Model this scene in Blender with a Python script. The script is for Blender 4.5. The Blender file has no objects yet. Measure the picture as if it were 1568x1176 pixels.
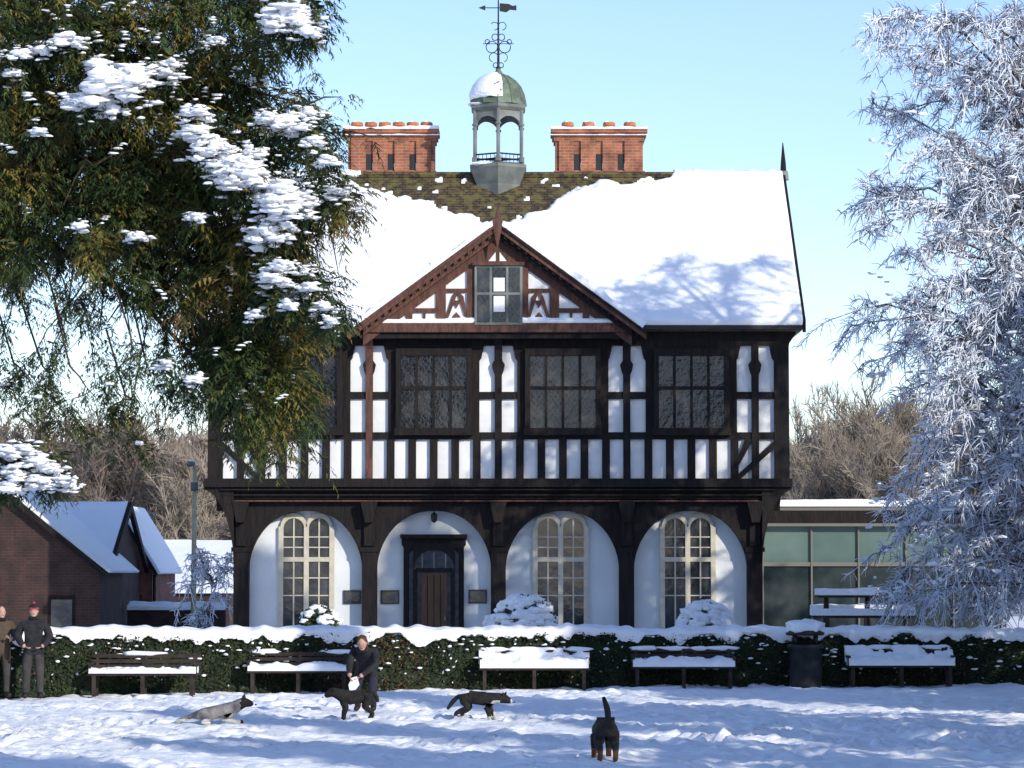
import bpy, math, random
from math import sin, cos, pi, radians, sqrt, atan2
from mathutils import Vector, noise, Matrix
random.seed(11)
R = random.random
U = random.uniform
scene = bpy.context.scene
F = 4355.6; CAMZ = 2.4; TH = math.atan(284/F)
def W(px, py, Y):
    u=(px-784)/F; v=(588-py)/F
    dy=cos(TH)-v*sin(TH); dz=sin(TH)+v*cos(TH)
    t=Y/dy
    return Vector((u*t, Y, CAMZ+dz*t))
def G(px, py):
    Y=CAMZ*F/(py-872.0)
    return Vector(((px-784)/F*Y, Y, 0))

# ------------------------------------------------------------------ materials
def newmat(name):
    m=bpy.data.materials.new(name); m.use_nodes=True
    nt=m.node_tree; b=nt.nodes['Principled BSDF']
    return m,nt,b
def M(name,c1,c2=None,scale=4.0,rough=.85,bump=0.0,bscale=25.0,spec=.3,metal=0.0,stretch=None,lo=.35,hi=.65):
    m,nt,b=newmat(name); N=nt.nodes; L=nt.links
    b.inputs['Roughness'].default_value=rough; b.inputs['Specular IOR Level'].default_value=spec
    b.inputs['Metallic'].default_value=metal
    b.inputs['Base Color'].default_value=(*c1,1)
    tc=N.new('ShaderNodeTexCoord'); mp=N.new('ShaderNodeMapping'); L.new(tc.outputs['Object'],mp.inputs[0])
    if stretch: mp.inputs['Scale'].default_value=stretch
    if c2:
        n=N.new('ShaderNodeTexNoise'); n.inputs['Scale'].default_value=scale; n.inputs['Detail'].default_value=6
        L.new(mp.outputs[0],n.inputs['Vector'])
        r=N.new('ShaderNodeValToRGB'); r.color_ramp.elements[0].position=lo; r.color_ramp.elements[1].position=hi
        r.color_ramp.elements[0].color=(*c1,1); r.color_ramp.elements[1].color=(*c2,1)
        L.new(n.outputs['Fac'],r.inputs[0]); L.new(r.outputs[0],b.inputs['Base Color'])
    if bump>0:
        n=N.new('ShaderNodeTexNoise'); n.inputs['Scale'].default_value=bscale; n.inputs['Detail'].default_value=5
        L.new(mp.outputs[0],n.inputs['Vector'])
        bp=N.new('ShaderNodeBump'); bp.inputs['Strength'].default_value=bump; bp.inputs['Distance'].default_value=.05
        L.new(n.outputs['Fac'],bp.inputs['Height']); L.new(bp.outputs[0],b.inputs['Normal'])
    return m
def brickmat(name,c1,c2,mortar,scale,bw,rh,ms=.012,tiles=False,bump=.5,moss=None):
    m,nt,b=newmat(name); N=nt.nodes; L=nt.links
    tc=N.new('ShaderNodeTexCoord'); sp=N.new('ShaderNodeSeparateXYZ'); L.new(tc.outputs['Object'],sp.inputs[0])
    ad=N.new('ShaderNodeMath'); ad.operation='ADD'; L.new(sp.outputs[0],ad.inputs[0]); 
    my=N.new('ShaderNodeMath'); my.operation='MULTIPLY'; my.inputs[1].default_value=0.0 if tiles else 1.0
    L.new(sp.outputs[1],my.inputs[0]); L.new(my.outputs[0],ad.inputs[1])
    cb=N.new('ShaderNodeCombineXYZ'); L.new(ad.outputs[0],cb.inputs[0]); L.new(sp.outputs[2],cb.inputs[1])
    br=N.new('ShaderNodeTexBrick'); L.new(cb.outputs[0],br.inputs['Vector'])
    br.inputs['Scale'].default_value=scale; br.inputs['Brick Width'].default_value=bw; br.inputs['Row Height'].default_value=rh
    br.inputs['Mortar Size'].default_value=ms; br.inputs['Color1'].default_value=(*c1,1); br.inputs['Color2'].default_value=(*c2,1)
    br.inputs['Mortar'].default_value=(*mortar,1)
    n=N.new('ShaderNodeTexNoise'); n.inputs['Scale'].default_value=2.5; n.inputs['Detail'].default_value=8
    L.new(tc.outputs['Object'],n.inputs['Vector'])
    mx=N.new('ShaderNodeMixRGB'); mx.blend_type='MULTIPLY'; mx.inputs[0].default_value=.8
    r=N.new('ShaderNodeValToRGB'); r.color_ramp.elements[0].position=.3; r.color_ramp.elements[0].color=(.35,.35,.35,1)
    r.color_ramp.elements[1].position=.7; r.color_ramp.elements[1].color=(1.2,1.15,1,1)
    L.new(n.outputs['Fac'],r.inputs[0]); L.new(br.outputs['Color'],mx.inputs[1]); L.new(r.outputs[0],mx.inputs[2])
    out=mx.outputs[0]
    if moss:
        n2=N.new('ShaderNodeTexNoise'); n2.inputs['Scale'].default_value=5; n2.inputs['Detail'].default_value=8; L.new(tc.outputs['Object'],n2.inputs['Vector'])
        r2=N.new('ShaderNodeValToRGB'); r2.color_ramp.elements[0].position=.46; r2.color_ramp.elements[1].position=.62
        L.new(n2.outputs['Fac'],r2.inputs[0]); m3=N.new('ShaderNodeMixRGB'); L.new(r2.outputs[0],m3.inputs[0]); L.new(out,m3.inputs[1]); m3.inputs[2].default_value=(*moss,1); out=m3.outputs[0]
    L.new(out,b.inputs['Base Color']); b.inputs['Roughness'].default_value=.9
    bp=N.new('ShaderNodeBump'); bp.inputs['Strength'].default_value=bump; bp.inputs['Distance'].default_value=.03
    L.new(br.outputs['Fac'],bp.inputs['Height']); bp.invert=True; L.new(bp.outputs[0],b.inputs['Normal'])
    return m
def twigsnow(name,bark,thr,snow=(.84,.87,.92)):
    m,nt,b=newmat(name); N=nt.nodes; L=nt.links
    g=N.new('ShaderNodeNewGeometry'); sp=N.new('ShaderNodeSeparateXYZ'); L.new(g.outputs['Normal'],sp.inputs[0])
    n=N.new('ShaderNodeTexNoise'); n.inputs['Scale'].default_value=1.6; L.new(g.outputs['Position'],n.inputs['Vector'])
    a=N.new('ShaderNodeMath'); a.operation='MULTIPLY_ADD'; L.new(n.outputs['Fac'],a.inputs[0]); a.inputs[1].default_value=1.6; 
    L.new(sp.outputs[2],a.inputs[2])
    r=N.new('ShaderNodeValToRGB'); r.color_ramp.elements[0].position=max(0,thr); r.color_ramp.elements[1].position=min(1,thr+.25)
    r.color_ramp.elements[0].color=(*bark,1); r.color_ramp.elements[1].color=(*snow,1)
    L.new(a.outputs[0],r.inputs[0]); L.new(r.outputs[0],b.inputs['Base Color']); b.inputs['Roughness'].default_value=.8
    return m
def leadglass(name):
    m,nt,b=newmat(name); N=nt.nodes; L=nt.links
    tc=N.new('ShaderNodeTexCoord'); sp=N.new('ShaderNodeSeparateXYZ'); L.new(tc.outputs['Object'],sp.inputs[0])
    def ma(op,x,y,z=None):
        q=N.new('ShaderNodeMath'); q.operation=op
        for i,k in enumerate((x,y,z)):
            if k is None: continue
            if isinstance(k,(int,float)): q.inputs[i].default_value=k
            else: L.new(k,q.inputs[i])
        return q.outputs[0]
    zz=ma('MULTIPLY',sp.outputs[2],.75)
    a=ma('FRACT',ma('MULTIPLY',ma('ADD',sp.outputs[0],zz),7.5),None)
    c=ma('FRACT',ma('MULTIPLY',ma('SUBTRACT',sp.outputs[0],zz),7.5),None)
    line=ma('LESS_THAN',ma('MINIMUM',a,c),.14)
    v=N.new('ShaderNodeTexNoise'); v.inputs['Scale'].default_value=2.2; v.inputs['Detail'].default_value=6
    L.new(tc.outputs['Object'],v.inputs['Vector'])
    r=N.new('ShaderNodeValToRGB'); r.color_ramp.elements[0].color=(.010,.011,.014,1); r.color_ramp.elements[1].color=(.09,.085,.08,1)  # paler noise patches: reflections painted into the glass colour
    r.color_ramp.elements[0].position=.48; r.color_ramp.elements[1].position=.78
    L.new(v.outputs['Fac'],r.inputs[0])
    mx=N.new('ShaderNodeMixRGB'); L.new(line,mx.inputs[0]); L.new(r.outputs[0],mx.inputs[1]); mx.inputs[2].default_value=(.035,.035,.037,1)
    L.new(mx.outputs[0],b.inputs['Base Color']); b.inputs['Roughness'].default_value=.12
    bp=N.new('ShaderNodeBump'); bp.inputs['Strength'].default_value=.5; bp.inputs['Distance'].default_value=.02
    v2=N.new('ShaderNodeTexNoise'); v2.inputs['Scale'].default_value=9; L.new(tc.outputs['Object'],v2.inputs['Vector'])
    L.new(v2.outputs['Fac'],bp.inputs['Height']); L.new(bp.outputs[0],b.inputs['Normal'])
    return m
snow=M('snow',(.84,.865,.91),(.88,.895,.925),1.5,.7,.35,14,.3)
snowg=M('snow_lawn',(.80,.83,.885),(.88,.895,.925),.8,.75,.8,7,.25)
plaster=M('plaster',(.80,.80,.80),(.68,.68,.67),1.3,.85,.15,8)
plaster2=M('plaster_lower_shaded',(.58,.61,.62),(.70,.72,.72),.9,.85,.15,8)  # greyer than the upper plaster: shade under the jetty put into the colour
timber=M('timber_black',(.006,.0055,.006),(.017,.012,.011),3,.7,.4,12,.2,stretch=(4,4,.6))
tbrown=M('timber_brown',(.14,.060,.04),(.065,.032,.024),3,.75,.4,12,stretch=(4,4,1))
glass=leadglass('leaded_glass')
dglass=M('dark_glass',(.012,.015,.02),(.05,.055,.06),2.5,.08,.1,3,.6)
cream=M('cream_stone',(.56,.51,.40),(.46,.42,.33),5,.8)
tile=brickmat('roof_tiles',(.075,.052,.03),(.11,.075,.04),(.02,.017,.01),1,.17,.075,.012,True,1.0,(.115,.098,.03))
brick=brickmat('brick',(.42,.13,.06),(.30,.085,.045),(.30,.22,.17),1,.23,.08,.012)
brickd=brickmat('brick_barn',(.060,.024,.022),(.042,.019,.018),(.05,.038,.034),1,.23,.08,.012)  # near-black brick: the shade on the barn wall is put into its colour
copper=M('copper_roof',(.15,.20,.14),(.08,.10,.07),4,.6,.3,10)
lead=M('lead_sheet',(.20,.22,.20),(.11,.12,.11),2,.6,.2,6)
iron=M('iron',(.02,.02,.022),None,1,.5)
terracotta=M('terracotta',(.50,.19,.08),(.36,.12,.06),6,.85)
door=M('door_oak',(.12,.06,.03),(.07,.035,.02),3,.6,.3,10,stretch=(5,5,.5))
notice=M('notice_board',(.015,.018,.03),(.05,.05,.06),9,.4)
HM=[plaster,timber,tbrown,glass,cream,snow,tile,brick,copper,lead,iron,terracotta,door,notice,dglass,plaster2]
PL,TB,BR,GL,CR,SN,TI,BK,CO,LE,IR,TE,DO,NO,DG,P2=range(16)
leafd=M('leaf_dark',(.014,.030,.010),(.032,.055,.016),2,.7)
leafg=M('leaf_green',(.045,.075,.018),(.075,.09,.020),2,.7)
leafy=M('leaf_gold',(.20,.15,.03),(.11,.105,.025),2,.75)
leafb=M('leaf_brown',(.13,.07,.025),(.07,.05,.018),2,.8)
hedged=M('hedge_dark',(.010,.020,.010),(.02,.035,.014),2,.7)
hedgeg=M('hedge_green',(.025,.045,.015),(.04,.05,.018),2,.7)
bark=M('bark',(.035,.027,.022),(.06,.047,.036),6,.9,.6,15)
frost=twigsnow('frosted_twig',(.13,.11,.11),.50,(.66,.71,.80))
frost2=twigsnow('frosted_limb',(.07,.055,.05),.75,(.75,.79,.86))
bare=M('bare_twig',(.19,.15,.12),(.27,.22,.175),.15,.9)
bare2=M('bare_twig_light',(.24,.195,.15),(.32,.27,.21),.2,.9)
benchw=M('bench_wood',(.022,.017,.015),(.045,.034,.028),6,.8,.3,10)
binm=M('bin_dark',(.012,.014,.014),(.03,.03,.03),6,.5)

# ------------------------------------------------------------------ mesh builder
class MB:
    def __init__(s): s.v=[]; s.f=[]; s.m=[]
    def add(s,vs,fs,m=0):
        o=len(s.v); s.v.extend([tuple(v) for v in vs]); s.f.extend([tuple(i+o for i in f) for f in fs]); s.m.extend([m]*len(fs))
    def box(s,x0,x1,y0,y1,z0,z1,m=0):
        s.add([(x0,y0,z0),(x1,y0,z0),(x1,y1,z0),(x0,y1,z0),(x0,y0,z1),(x1,y0,z1),(x1,y1,z1),(x0,y1,z1)],
              [(0,3,2,1),(4,5,6,7),(0,1,5,4),(1,2,6,5),(2,3,7,6),(3,0,4,7)],m)
    def prism(s,pts,y0,y1,m=0):
        n=len(pts)
        s.add([(x,y0,z) for x,z in pts]+[(x,y1,z) for x,z in pts],
              [tuple(range(n)),tuple(range(2*n-1,n-1,-1))]+[(i,i+n,(i+1)%n+n,(i+1)%n) for i in range(n)],m)
    def prismx(s,pts,x0,x1,m=0):
        n=len(pts)
        s.add([(x0,y,z) for y,z in pts]+[(x1,y,z) for y,z in pts],
              [tuple(range(n)),tuple(range(2*n-1,n-1,-1))]+[(i,i+n,(i+1)%n+n,(i+1)%n) for i in range(n)],m)
    def tube(s,pts,rs,n=6,m=0,cap=True):
        pts=[Vector(p) for p in pts]
        if isinstance(rs,(int,float)): rs=[rs]*len(pts)
        vs=[]; k=len(pts)
        for i,p in enumerate(pts):
            t=(pts[min(i+1,k-1)]-pts[max(i-1,0)])
            if t.length<1e-9: t=Vector((0,0,1))
            t.normalize()
            a=t.orthogonal() if i==0 else (pa-t*pa.dot(t))
            if a.length<1e-6: a=t.orthogonal()
            a.normalize(); pa=a; b=t.cross(a)
            for j in range(n):
                an=2*pi*j/n; vs.append(p+(a*cos(an)+b*sin(an))*rs[i])
        fs=[(i*n+j,i*n+(j+1)%n,(i+1)*n+(j+1)%n,(i+1)*n+j) for i in range(k-1) for j in range(n)]
        if cap: fs+= [tuple(range(n-1,-1,-1)),tuple((k-1)*n+j for j in range(n))]
        s.add(vs,fs,m)
    def rev(s,prof,cx,cy,n,m=0,ph=-pi/2,mfn=None):
        vs=[];k=len(prof)
        for r,z in prof:
            for j in range(n):
                a=ph+2*pi*j/n; vs.append((cx+r*cos(a),cy+r*sin(a),z))
        o=len(s.v); s.v.extend(vs)
        for i in range(k-1):
            for j in range(n):
                s.f.append((o+i*n+j,o+i*n+(j+1)%n,o+(i+1)*n+(j+1)%n,o+(i+1)*n+j))
                a=ph+2*pi*(j+.5)/n
                s.m.append(mfn(i,a) if mfn else m)
    def blob(s,c,r,m=0,sub=2,amp=.25,fr=2.0):
        V,Fc=ICO[sub]; sd=Vector((R()*50,R()*50,R()*50)); c=Vector(c)
        vs=[]
        for v in V:
            d=1+amp*noise.noise(v*fr+sd)*1.6
            vs.append((c.x+v.x*r[0]*d,c.y+v.y*r[1]*d,c.z+v.z*r[2]*d))
        s.add(vs,Fc,m)
    def leaf(s,p,sz,m=0,asp=.5):
        d=Vector((R()-.5,R()-.5,R()-.5)).normalized(); e=d.orthogonal().normalized()
        e=Matrix.Rotation(R()*6.28,3,d)@e
        a=p+d*sz; b=p+e*sz*asp; c=p-d*sz; q=p-e*sz*asp
        s.add([a,b,c,q],[(0,1,2,3)],m)
    def obj(s,name,mats,parent=None,smooth=False):
        me=bpy.data.meshes.new(name); me.from_pydata(s.v,[],s.f)
        for x in mats: me.materials.append(x)
        me.polygons.foreach_set('material_index',s.m)
        if smooth: me.polygons.foreach_set('use_smooth',[True]*len(s.f))
        me.update()
        o=bpy.data.objects.new(name,me); scene.collection.objects.link(o)
        if parent: o.parent=parent
        return o
ICO={}
import bmesh
for sub in (1,2,3):
    bm=bmesh.new(); bmesh.ops.create_icosphere(bm,subdivisions=sub,radius=1)
    bm.verts.ensure_lookup_table()
    ICO[sub]=([v.co.copy() for v in bm.verts],[tuple(v.index for v in f.verts) for f in bm.faces]); bm.free()
def empty(name,loc=(0,0,0)):
    e=bpy.data.objects.new(name,None); scene.collection.objects.link(e); e.location=loc; return e
def fbm(x,y,z=0,o=3):
    v=0;a=1
    for i in range(o):
        v+=a*noise.noise(Vector((x,y,z))); x*=2.1;y*=2.1;z=z*2.1+3;a*=.5
    return v
def snowquad(mb,A,B,C,D,nu,nv,T,amp,fr,m=0,mask=None):
    A,B,C,D=map(Vector,(A,B,C,D)); nrm=(B-A).cross(D-A).normalized()
    if nrm.z<0: nrm=-nrm
    sd=R()*30; pts=[];th=[]
    for j in range(nv+3):
        v=min(max((j-1)/nv,0),1)
        for i in range(nu+3):
            u=min(max((i-1)/nu,0),1)
            p=(A*(1-u)+B*u)*(1-v)+(D*(1-u)+C*u)*v
            edge=(j in (0,nv+2) or i in (0,nu+2))
            t=0 if edge else T*(1+amp*fbm(p.x*fr+sd,p.y*fr,p.z*fr,3))
            if mask: t*=mask(u,v,p)
            pts.append(p+nrm*t); th.append(1 if (edge and not mask) else t)
    o=len(mb.v); mb.v.extend([tuple(p) for p in pts]); w=nu+3
    for j in range(nv+2):
        for i in range(nu+2):
            q=(j*w+i,j*w+i+1,(j+1)*w+i+1,(j+1)*w+i)
            if mask and max(th[k] for k in q)<.012: continue
            mb.f.append(tuple(o+k for k in q)); mb.m.append(m)
def curvept(pts,t):
    k=len(pts)-1; f=min(max(t,0),.9999)*k; i=int(f); return pts[i].lerp(pts[i+1],f-i)
def rv():
    while True:
        v=Vector((U(-1,1),U(-1,1),U(-1,1)))
        if .05<v.length<1: return v.normalized()

# ------------------------------------------------------------------ ground
def axis(lo,hi,step,far,k=1.35):
    a=[lo+i*step for i in range(int((hi-lo)/step)+1)]
    s=step; x=a[-1]; up=[]
    while x<far: s*=k; x+=s; up.append(x)
    s=step; x=lo; dn=[]
    while x>-far: s*=k; x-=s; dn.append(x)
    return dn[::-1]+a+up
xs=axis(-10.5,10.5,.08,1800); ys=axis(29,58,.085,1800)
random.seed(3)
pits={}
for tr in range(60):
    x=U(-11,11); y=U(30,56); a=U(0,6.28)
    for k in range(int(U(20,60))):
        a+=U(-.25,.25); x+=.36*cos(a); y+=.36*sin(a); o=.11*(1 if k%2 else -1)
        px_,py_=x-o*sin(a),y+o*cos(a)
        pits.setdefault((int(px_//1),int(py_//1)),[]).append((px_,py_,U(.05,.11)))
gv=[]
for y in ys:
    for x in xs:
        z=0
        if -12<x<12 and 26<y<60:
            z=.055*noise.noise(Vector((x*.5,y*.35,0)))+.045*noise.noise(Vector((x*1.7,y*1.5,3)))+.035*noise.noise(Vector((x*4.5,y*4,7)))
            q=noise.noise(Vector((x*2.6,y*2.2,11)))
            if q>.2: z-=.08*(q-.2)*2
            ix,iy=int(x//1),int(y//1)
            for cx_ in (ix-1,ix,ix+1):
                for cy_ in (iy-1,iy,iy+1):
                    for (a,b,d) in pits.get((cx_,cy_),()):
                        r2=((x-a)**2+(y-b)**2)/.02
                        if r2<4: z+=-d*math.exp(-r2*1.3)+.35*d*math.exp(-(sqrt(r2)-1.4)**2*3)
        gv.append((x,y,z))
w=len(xs)
gf=[(j*w+i,j*w+i+1,(j+1)*w+i+1,(j+1)*w+i) for j in range(len(ys)-1) for i in range(w-1)]
mb=MB(); mb.v=gv; mb.f=gf; mb.m=[0]*len(gf); mb.obj('snow_ground',[snowg],None,True)
random.seed(12)
mb=MB(); hv=[];nx=70;ny=14
for j in range(ny+1):
    for i in range(nx+1):
        x=-260+520*i/nx; y=205+200*j/ny
        z=-1+10.0*min(1,j/4.0)+1.2*fbm(x*.03,y*.03)+ (2.5 if j>4 else 0)
        if x<0: z+=2.0*min(1,j/4.0)
        hv.append((x,y,z))
mb.v=hv; mb.f=[(j*(nx+1)+i,j*(nx+1)+i+1,(j+1)*(nx+1)+i+1,(j+1)*(nx+1)+i) for j in range(ny) for i in range(nx)]; mb.m=[0]*len(mb.f)
mb.obj('distant_hill',[M('hill_scrub',(.17,.135,.105),(.27,.22,.175),.6,.95,.5,3,stretch=(1,1,.5))],None,True)

# ------------------------------------------------------------------ timber framed house
house=empty('timber_framed_house',(0,0,0))
S=62.0; Y0=F/S
def fx(p): return (p-784)/S
def fz(p): return CAMZ+(872-p)/S
def B(mb,x0,x1,yt,yb,d0,d1,m): mb.box(fx(x0),fx(x1),Y0+d0,Y0+d1,fz(yb),fz(yt),m)
def P(mb,pts,d0,d1,m): mb.prism([(fx(a),fz(b)) for a,b in pts],Y0+d0,Y0+d1,m)
mb=MB()
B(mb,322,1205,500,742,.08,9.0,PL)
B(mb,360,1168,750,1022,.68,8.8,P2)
mb.obj('walls',HM,house)
tb=MB()
B(tb,318,341,503,735,-.03,.3,TB); B(tb,1186,1209,503,735,-.03,.3,TB)
B(tb,318,1209,500,529,-.015,.12,TB)
B(tb,312,1213,733,746,-.09,.3,TB)
B(tb,341,1186,662,673,.0,.1,TB)
wins=[466,664,862,1059]; posts=[368,565,763,960,1157]
for c in posts:
    B(tb,c-5.5,c+5.5,529,733,-.03,.1,TB)
    B(tb,c-29,c+29,600,611,.01,.1,TB)
    P(tb,[(c,538),(c+6,552),(c+10,558),(c+8,568),(c,588),(c-8,568),(c-10,558),(c-6,552)],-.038,.09,TB)
    for s_ in (-1,1):
        P(tb,[(c+s_*29,529),(c+s_*22,529),(c+s_*26,548),(c+s_*29,552)],-.02,.09,TB)
for w_ in wins:
    B(tb,w_-70,w_+70,529,662,-.01,.12,TB)
    for k in (-66,-33,0,33,66):
        B(tb,w_+k-6,w_+k+6,673,733,-.01,.1,TB)
    fo=-.16
    B(tb,w_-58,w_+58,534,545,fo,-.012,TB); B(tb,w_-60,w_+60,656,667,fo-.03,-.012,TB)
    B(tb,w_-58,w_-50,545,656,fo,-.012,TB); B(tb,w_+50,w_+58,545,656,fo,-.012,TB)
    B(tb,w_-50,w_+50,545,656,-.08,-.013,GL)
    for k in (-26,0,26): B(tb,w_+k-2.0,w_+k+2.0,545,656,-.13,-.085,TB)
    B(tb,w_-50,w_+50,592,597,-.125,-.084,TB)
for sgn,c in ((1,1157),(-1,368)):
    for k in (0,1):
        a=c-sgn*29; b=c+sgn*29
        P(tb,[(a,729),(a,739),(b,687),(b,675)] if k==0 else [(a,707),(a,719),(a+sgn*26,673),(a+sgn*13,673)],-.02,.1,TB)
prof=[(-.05,746),(.05,752),(.1,758),(.12,764),(.3,772),(.34,782),(.75,782),(.75,746)]
tb.prismx([(Y0+a,fz(b)) for a,b in prof],fx(330),fx(1196),TB)
for y,m_,d in ((749,TB,-.07),(757,TB,-.0),(766,BR,.105)):
    B(tb,338,1188,y,y+2.2,d,.15,m_)
bounds=[368,565,763,960,1157]
def arch(mb,xl,xr,top,ys,yt,d0,d1,m,n=28,pw=2.3):
    c=(xl+xr)/2; h=(xr-xl)/2; pts=[]
    for i in range(n+1):
        t=-1+2*i/n; t=sin(t*pi/2)
        z=ys+(yt-ys)*(max(0,1-abs(t)**pw))**(1/1.7)
        pts.append((c+h*t,z))
    for i in range(n):
        (a,za),(b,zb)=pts[i],pts[i+1]
        P(mb,[(a,za),(b,zb),(b,top),(a,top)],d0,d1,m)
for i in range(4):
    a,b=bounds[i],bounds[i+1]
    arch(tb,a+11.5,b-11.5,768,868,782,.32,.62,TB)
for c in bounds:
    tb.prism([(fx(c-11.5),fz(1022)),(fx(c-11.5),fz(868)),(fx(c-11.5),fz(765)),(fx(c+11.5),fz(765)),(fx(c+11.5),fz(868)),(fx(c+11.5),fz(1022))],Y0+.30,Y0+.66,TB)
    B(tb,c-15,c+15,838,845,.27,.3,TB); B(tb,c-8,c+8,770,836,.22,.299,TB)
    P(tb,[(c-13,768),(c+13,768),(c+6,800),(c-6,800)],.0,.22,TB)
for sgn,e,cc in ((-1,312,368),(1,1213,1157)):
    pts=[(e,746)]
    for i in range(9):
        t=i/8; pts.append((e+( (cc+sgn*10)-e)*(sin(t*pi/2)),746+112*(1-cos(t*pi/2))**.9+4))
    pts+= [(cc+sgn*10,746)]
    P(tb,pts,.02,.5,TB)
    for yy in (1.5,4,6.5,8.5):
        tb.prism([(fx(a),fz(b)) for a,b in pts],Y0+yy,Y0+yy+.25,TB)
for sgn,e in ((-1,322),(1,1205)):
    P(tb,[(e,500),(e+sgn*18,500),(e+sgn*14,512),(e+sgn*5,525),(e,550)],-.02,.2,TB)
for c in (565,763,960):
    tb.prismx([(Y0-.55,fz(509)),(Y0-.03,fz(509)),(Y0-.03,fz(560)),(Y0-.12,fz(535)),(Y0-.3,fz(520))],fx(c-6),fx(c+6),BR if c==565 else TB)  # left bracket brown: sunlight on it put into the colour
B(tb,560,570,529,733,-.045,-.0305,BR)  # brown strip on the black post: its sunlit face painted on
tb.obj('timber_frame',HM,house)

gw=MB()
def gwin(w_):
    base=.60
    for s_ in (-1,1):
        c=w_+s_*19.5; h=16.0
        pts=[(c-h,965),(c-h,808)]
        for i in range(1,9):
            a=pi-pi*i/9; pts.append((c+h*cos(a),808-15*sin(a)))
        pts+=[(c+h,808),(c+h,965)]
        P(gw,pts,base+.04,.681,DG)
        ring=[]
        for i in range(10):
            a=pi-pi*i/9; ring.append((c+h*cos(a),808-15*sin(a)))
        for i in range(9):
            (x0,y0),(x1,y1)=ring[i],ring[i+1]
            k=1.3
            P(gw,[(x0,y0),(x1,y1),(c+(x1-c)*k,808+(y1-808)*1.45-1),(c+(x0-c)*k,808+(y0-808)*1.45-1)],base-.02,.679,CR)
        B(gw,c-1.1,c+1.1,794,965,base+.005,base+.039,CR)
        for y,tk in ((822,.9),(838,.9),(885,.9),(912,.9)):
            B(gw,c-h,c+h,y-tk,y+tk,base+.008,base+.0395,CR)
    for x0,x1 in ((w_-43,w_-35.5),(w_-3.8,w_+3.8),(w_+35.5,w_+43)):
        B(gw,x0,x1,806,965,base-.022,.678,CR)
    B(gw,w_-35.5,w_+35.5,853,860,base-.018,.677,CR)
    B(gw,w_-47,w_+47,965,972,base-.08,.676,CR)
for w_ in (467,859,1055): gwin(w_)
P(gw,[(617,1022),(617,838),(614,834),(614,824),(713,824),(713,834),(710,838),(710,1022)],.5,.66,TB)
P(gw,[(626,848),(636,838),(692,838),(702,848),(702,1022),(626,1022)],.47,.5,NO)
arch(gw,632,696,832,872,842,.42,.47,TB,16)
B(gw,632,638,872,1022,.42,.47,TB); B(gw,690,696,872,1022,.42,.47,TB)
B(gw,636,692,870,876,.43,.468,TB)
for k in (-18,0,18): B(gw,664+k-1,664+k+1,846,870,.455,.469,LE)
B(gw,645,684,878,1022,.45,.469,DO)
for k in (-10,0,10): B(gw,664+k-.6,664+k+.6,880,1022,.443,.45,TB)
gw.box(fx(681)-.02,fx(681)+.02,Y0+.40,Y0+.45,fz(950),fz(944),LE)
B(gw,612,715,818,824,.36,.66,TB)
for x0,x1,y0,y1 in ((524,551,904,925),(582,610,904,925),(717,745,903,924)):
    B(gw,x0,x1,y0,y1,.64,.679,NO); B(gw,x0+2,x1-2,y0+2,y1-2,.632,.64,DG)
gw.tube([(fx(664),Y0+.45,fz(768)),(fx(664),Y0+.45,fz(786))],.012,6,IR)
gw.rev([(.01,fz(784)),(.1,fz(788)),(.08,fz(797)),(.03,fz(800))],fx(664),Y0+.45,6,IR)
gw.obj('ground_floor_windows_and_door',HM,house)

# ---- roof
XL,XR=-7.83,7.15; Ye=Y0-.4; Yr=Y0+4.6; Yb=Yr+5
ze=W(784,497,Ye).z; zr=W(784,270,Yr).z
rf=MB()
rf.prismx([(Ye,ze-.14),(Ye,ze),(Yr,zr),(Yb,ze),(Yb,ze-.14)],XL,XR,TI)
rf.prismx([(Ye-.09,ze-.12),(Ye-.09,ze-.02),(Ye-.002,ze-.02),(Ye-.002,ze-.12)],XL-.03,XR+.05,IR)
for x0 in (XR+.002,XL-.082):
    rf.prismx([(Ye-.1,ze-.2),(Ye-.1,ze+.1),(Yr,zr+.13),(Yb+.1,ze+.1),(Yb+.1,ze-.2),(Yr,zr-.2)],x0,x0+.08,TB)
rf.tube([(XR+.04,Yr,zr),(XR+.04,Yr,zr+.35),(XR+.03,Yr,zr+.9)],[.09,.07,.012],6,TB)
rf.tube([(XR+.04,Yr,zr-.1),(XR+.04,Yr,zr+.13)],[.15,.12],8,LE)
rf.obj('roof',HM,house)
Xm={ -3.9:.90,-3.2:.87,-2.3:.82,-1.4:.72,-.4:.66,.5:.70,1.0:.78,1.6:.88,2.1:.93,3.2:.965,4.2:.985,4.6:1.2}
ks=sorted(Xm)
def mb_lim(x):
    if x<=ks[0]: return .90+ (ks[0]-x)*.12
    if x>=ks[-1]: return 1.3
    for a,b in zip(ks,ks[1:]):
        if a<=x<=b: return Xm[a]+(Xm[b]-Xm[a])*(x-a)/(b-a)
def rmask(u,v,p):
    lim=mb_lim(p.x)+.045*fbm(p.x*2.2,p.z*3,5,5)
    d=(lim-v)*6.6
    k=min(1,max(0,d/.22))
    k=sqrt(k)
    if k<.01:
        q=fbm(p.x*4.3,p.z*5,9,4)
        if q>.62: k=min(.3,(q-.62)*3)
    return k
sn=MB()
snowquad(sn,(XL,Ye-.08,ze-.02),(XR,Ye-.08,ze-.02),(XR,Yr,zr+.01),(XL,Yr,zr+.01),300,130,.15,.3,.45,SN,rmask)
snowquad(sn,(XL,Yb,ze),(XR,Yb,ze),(XR,Yr,zr),(XL,Yr,zr),60,20,.15,.3,.5,SN)
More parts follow.
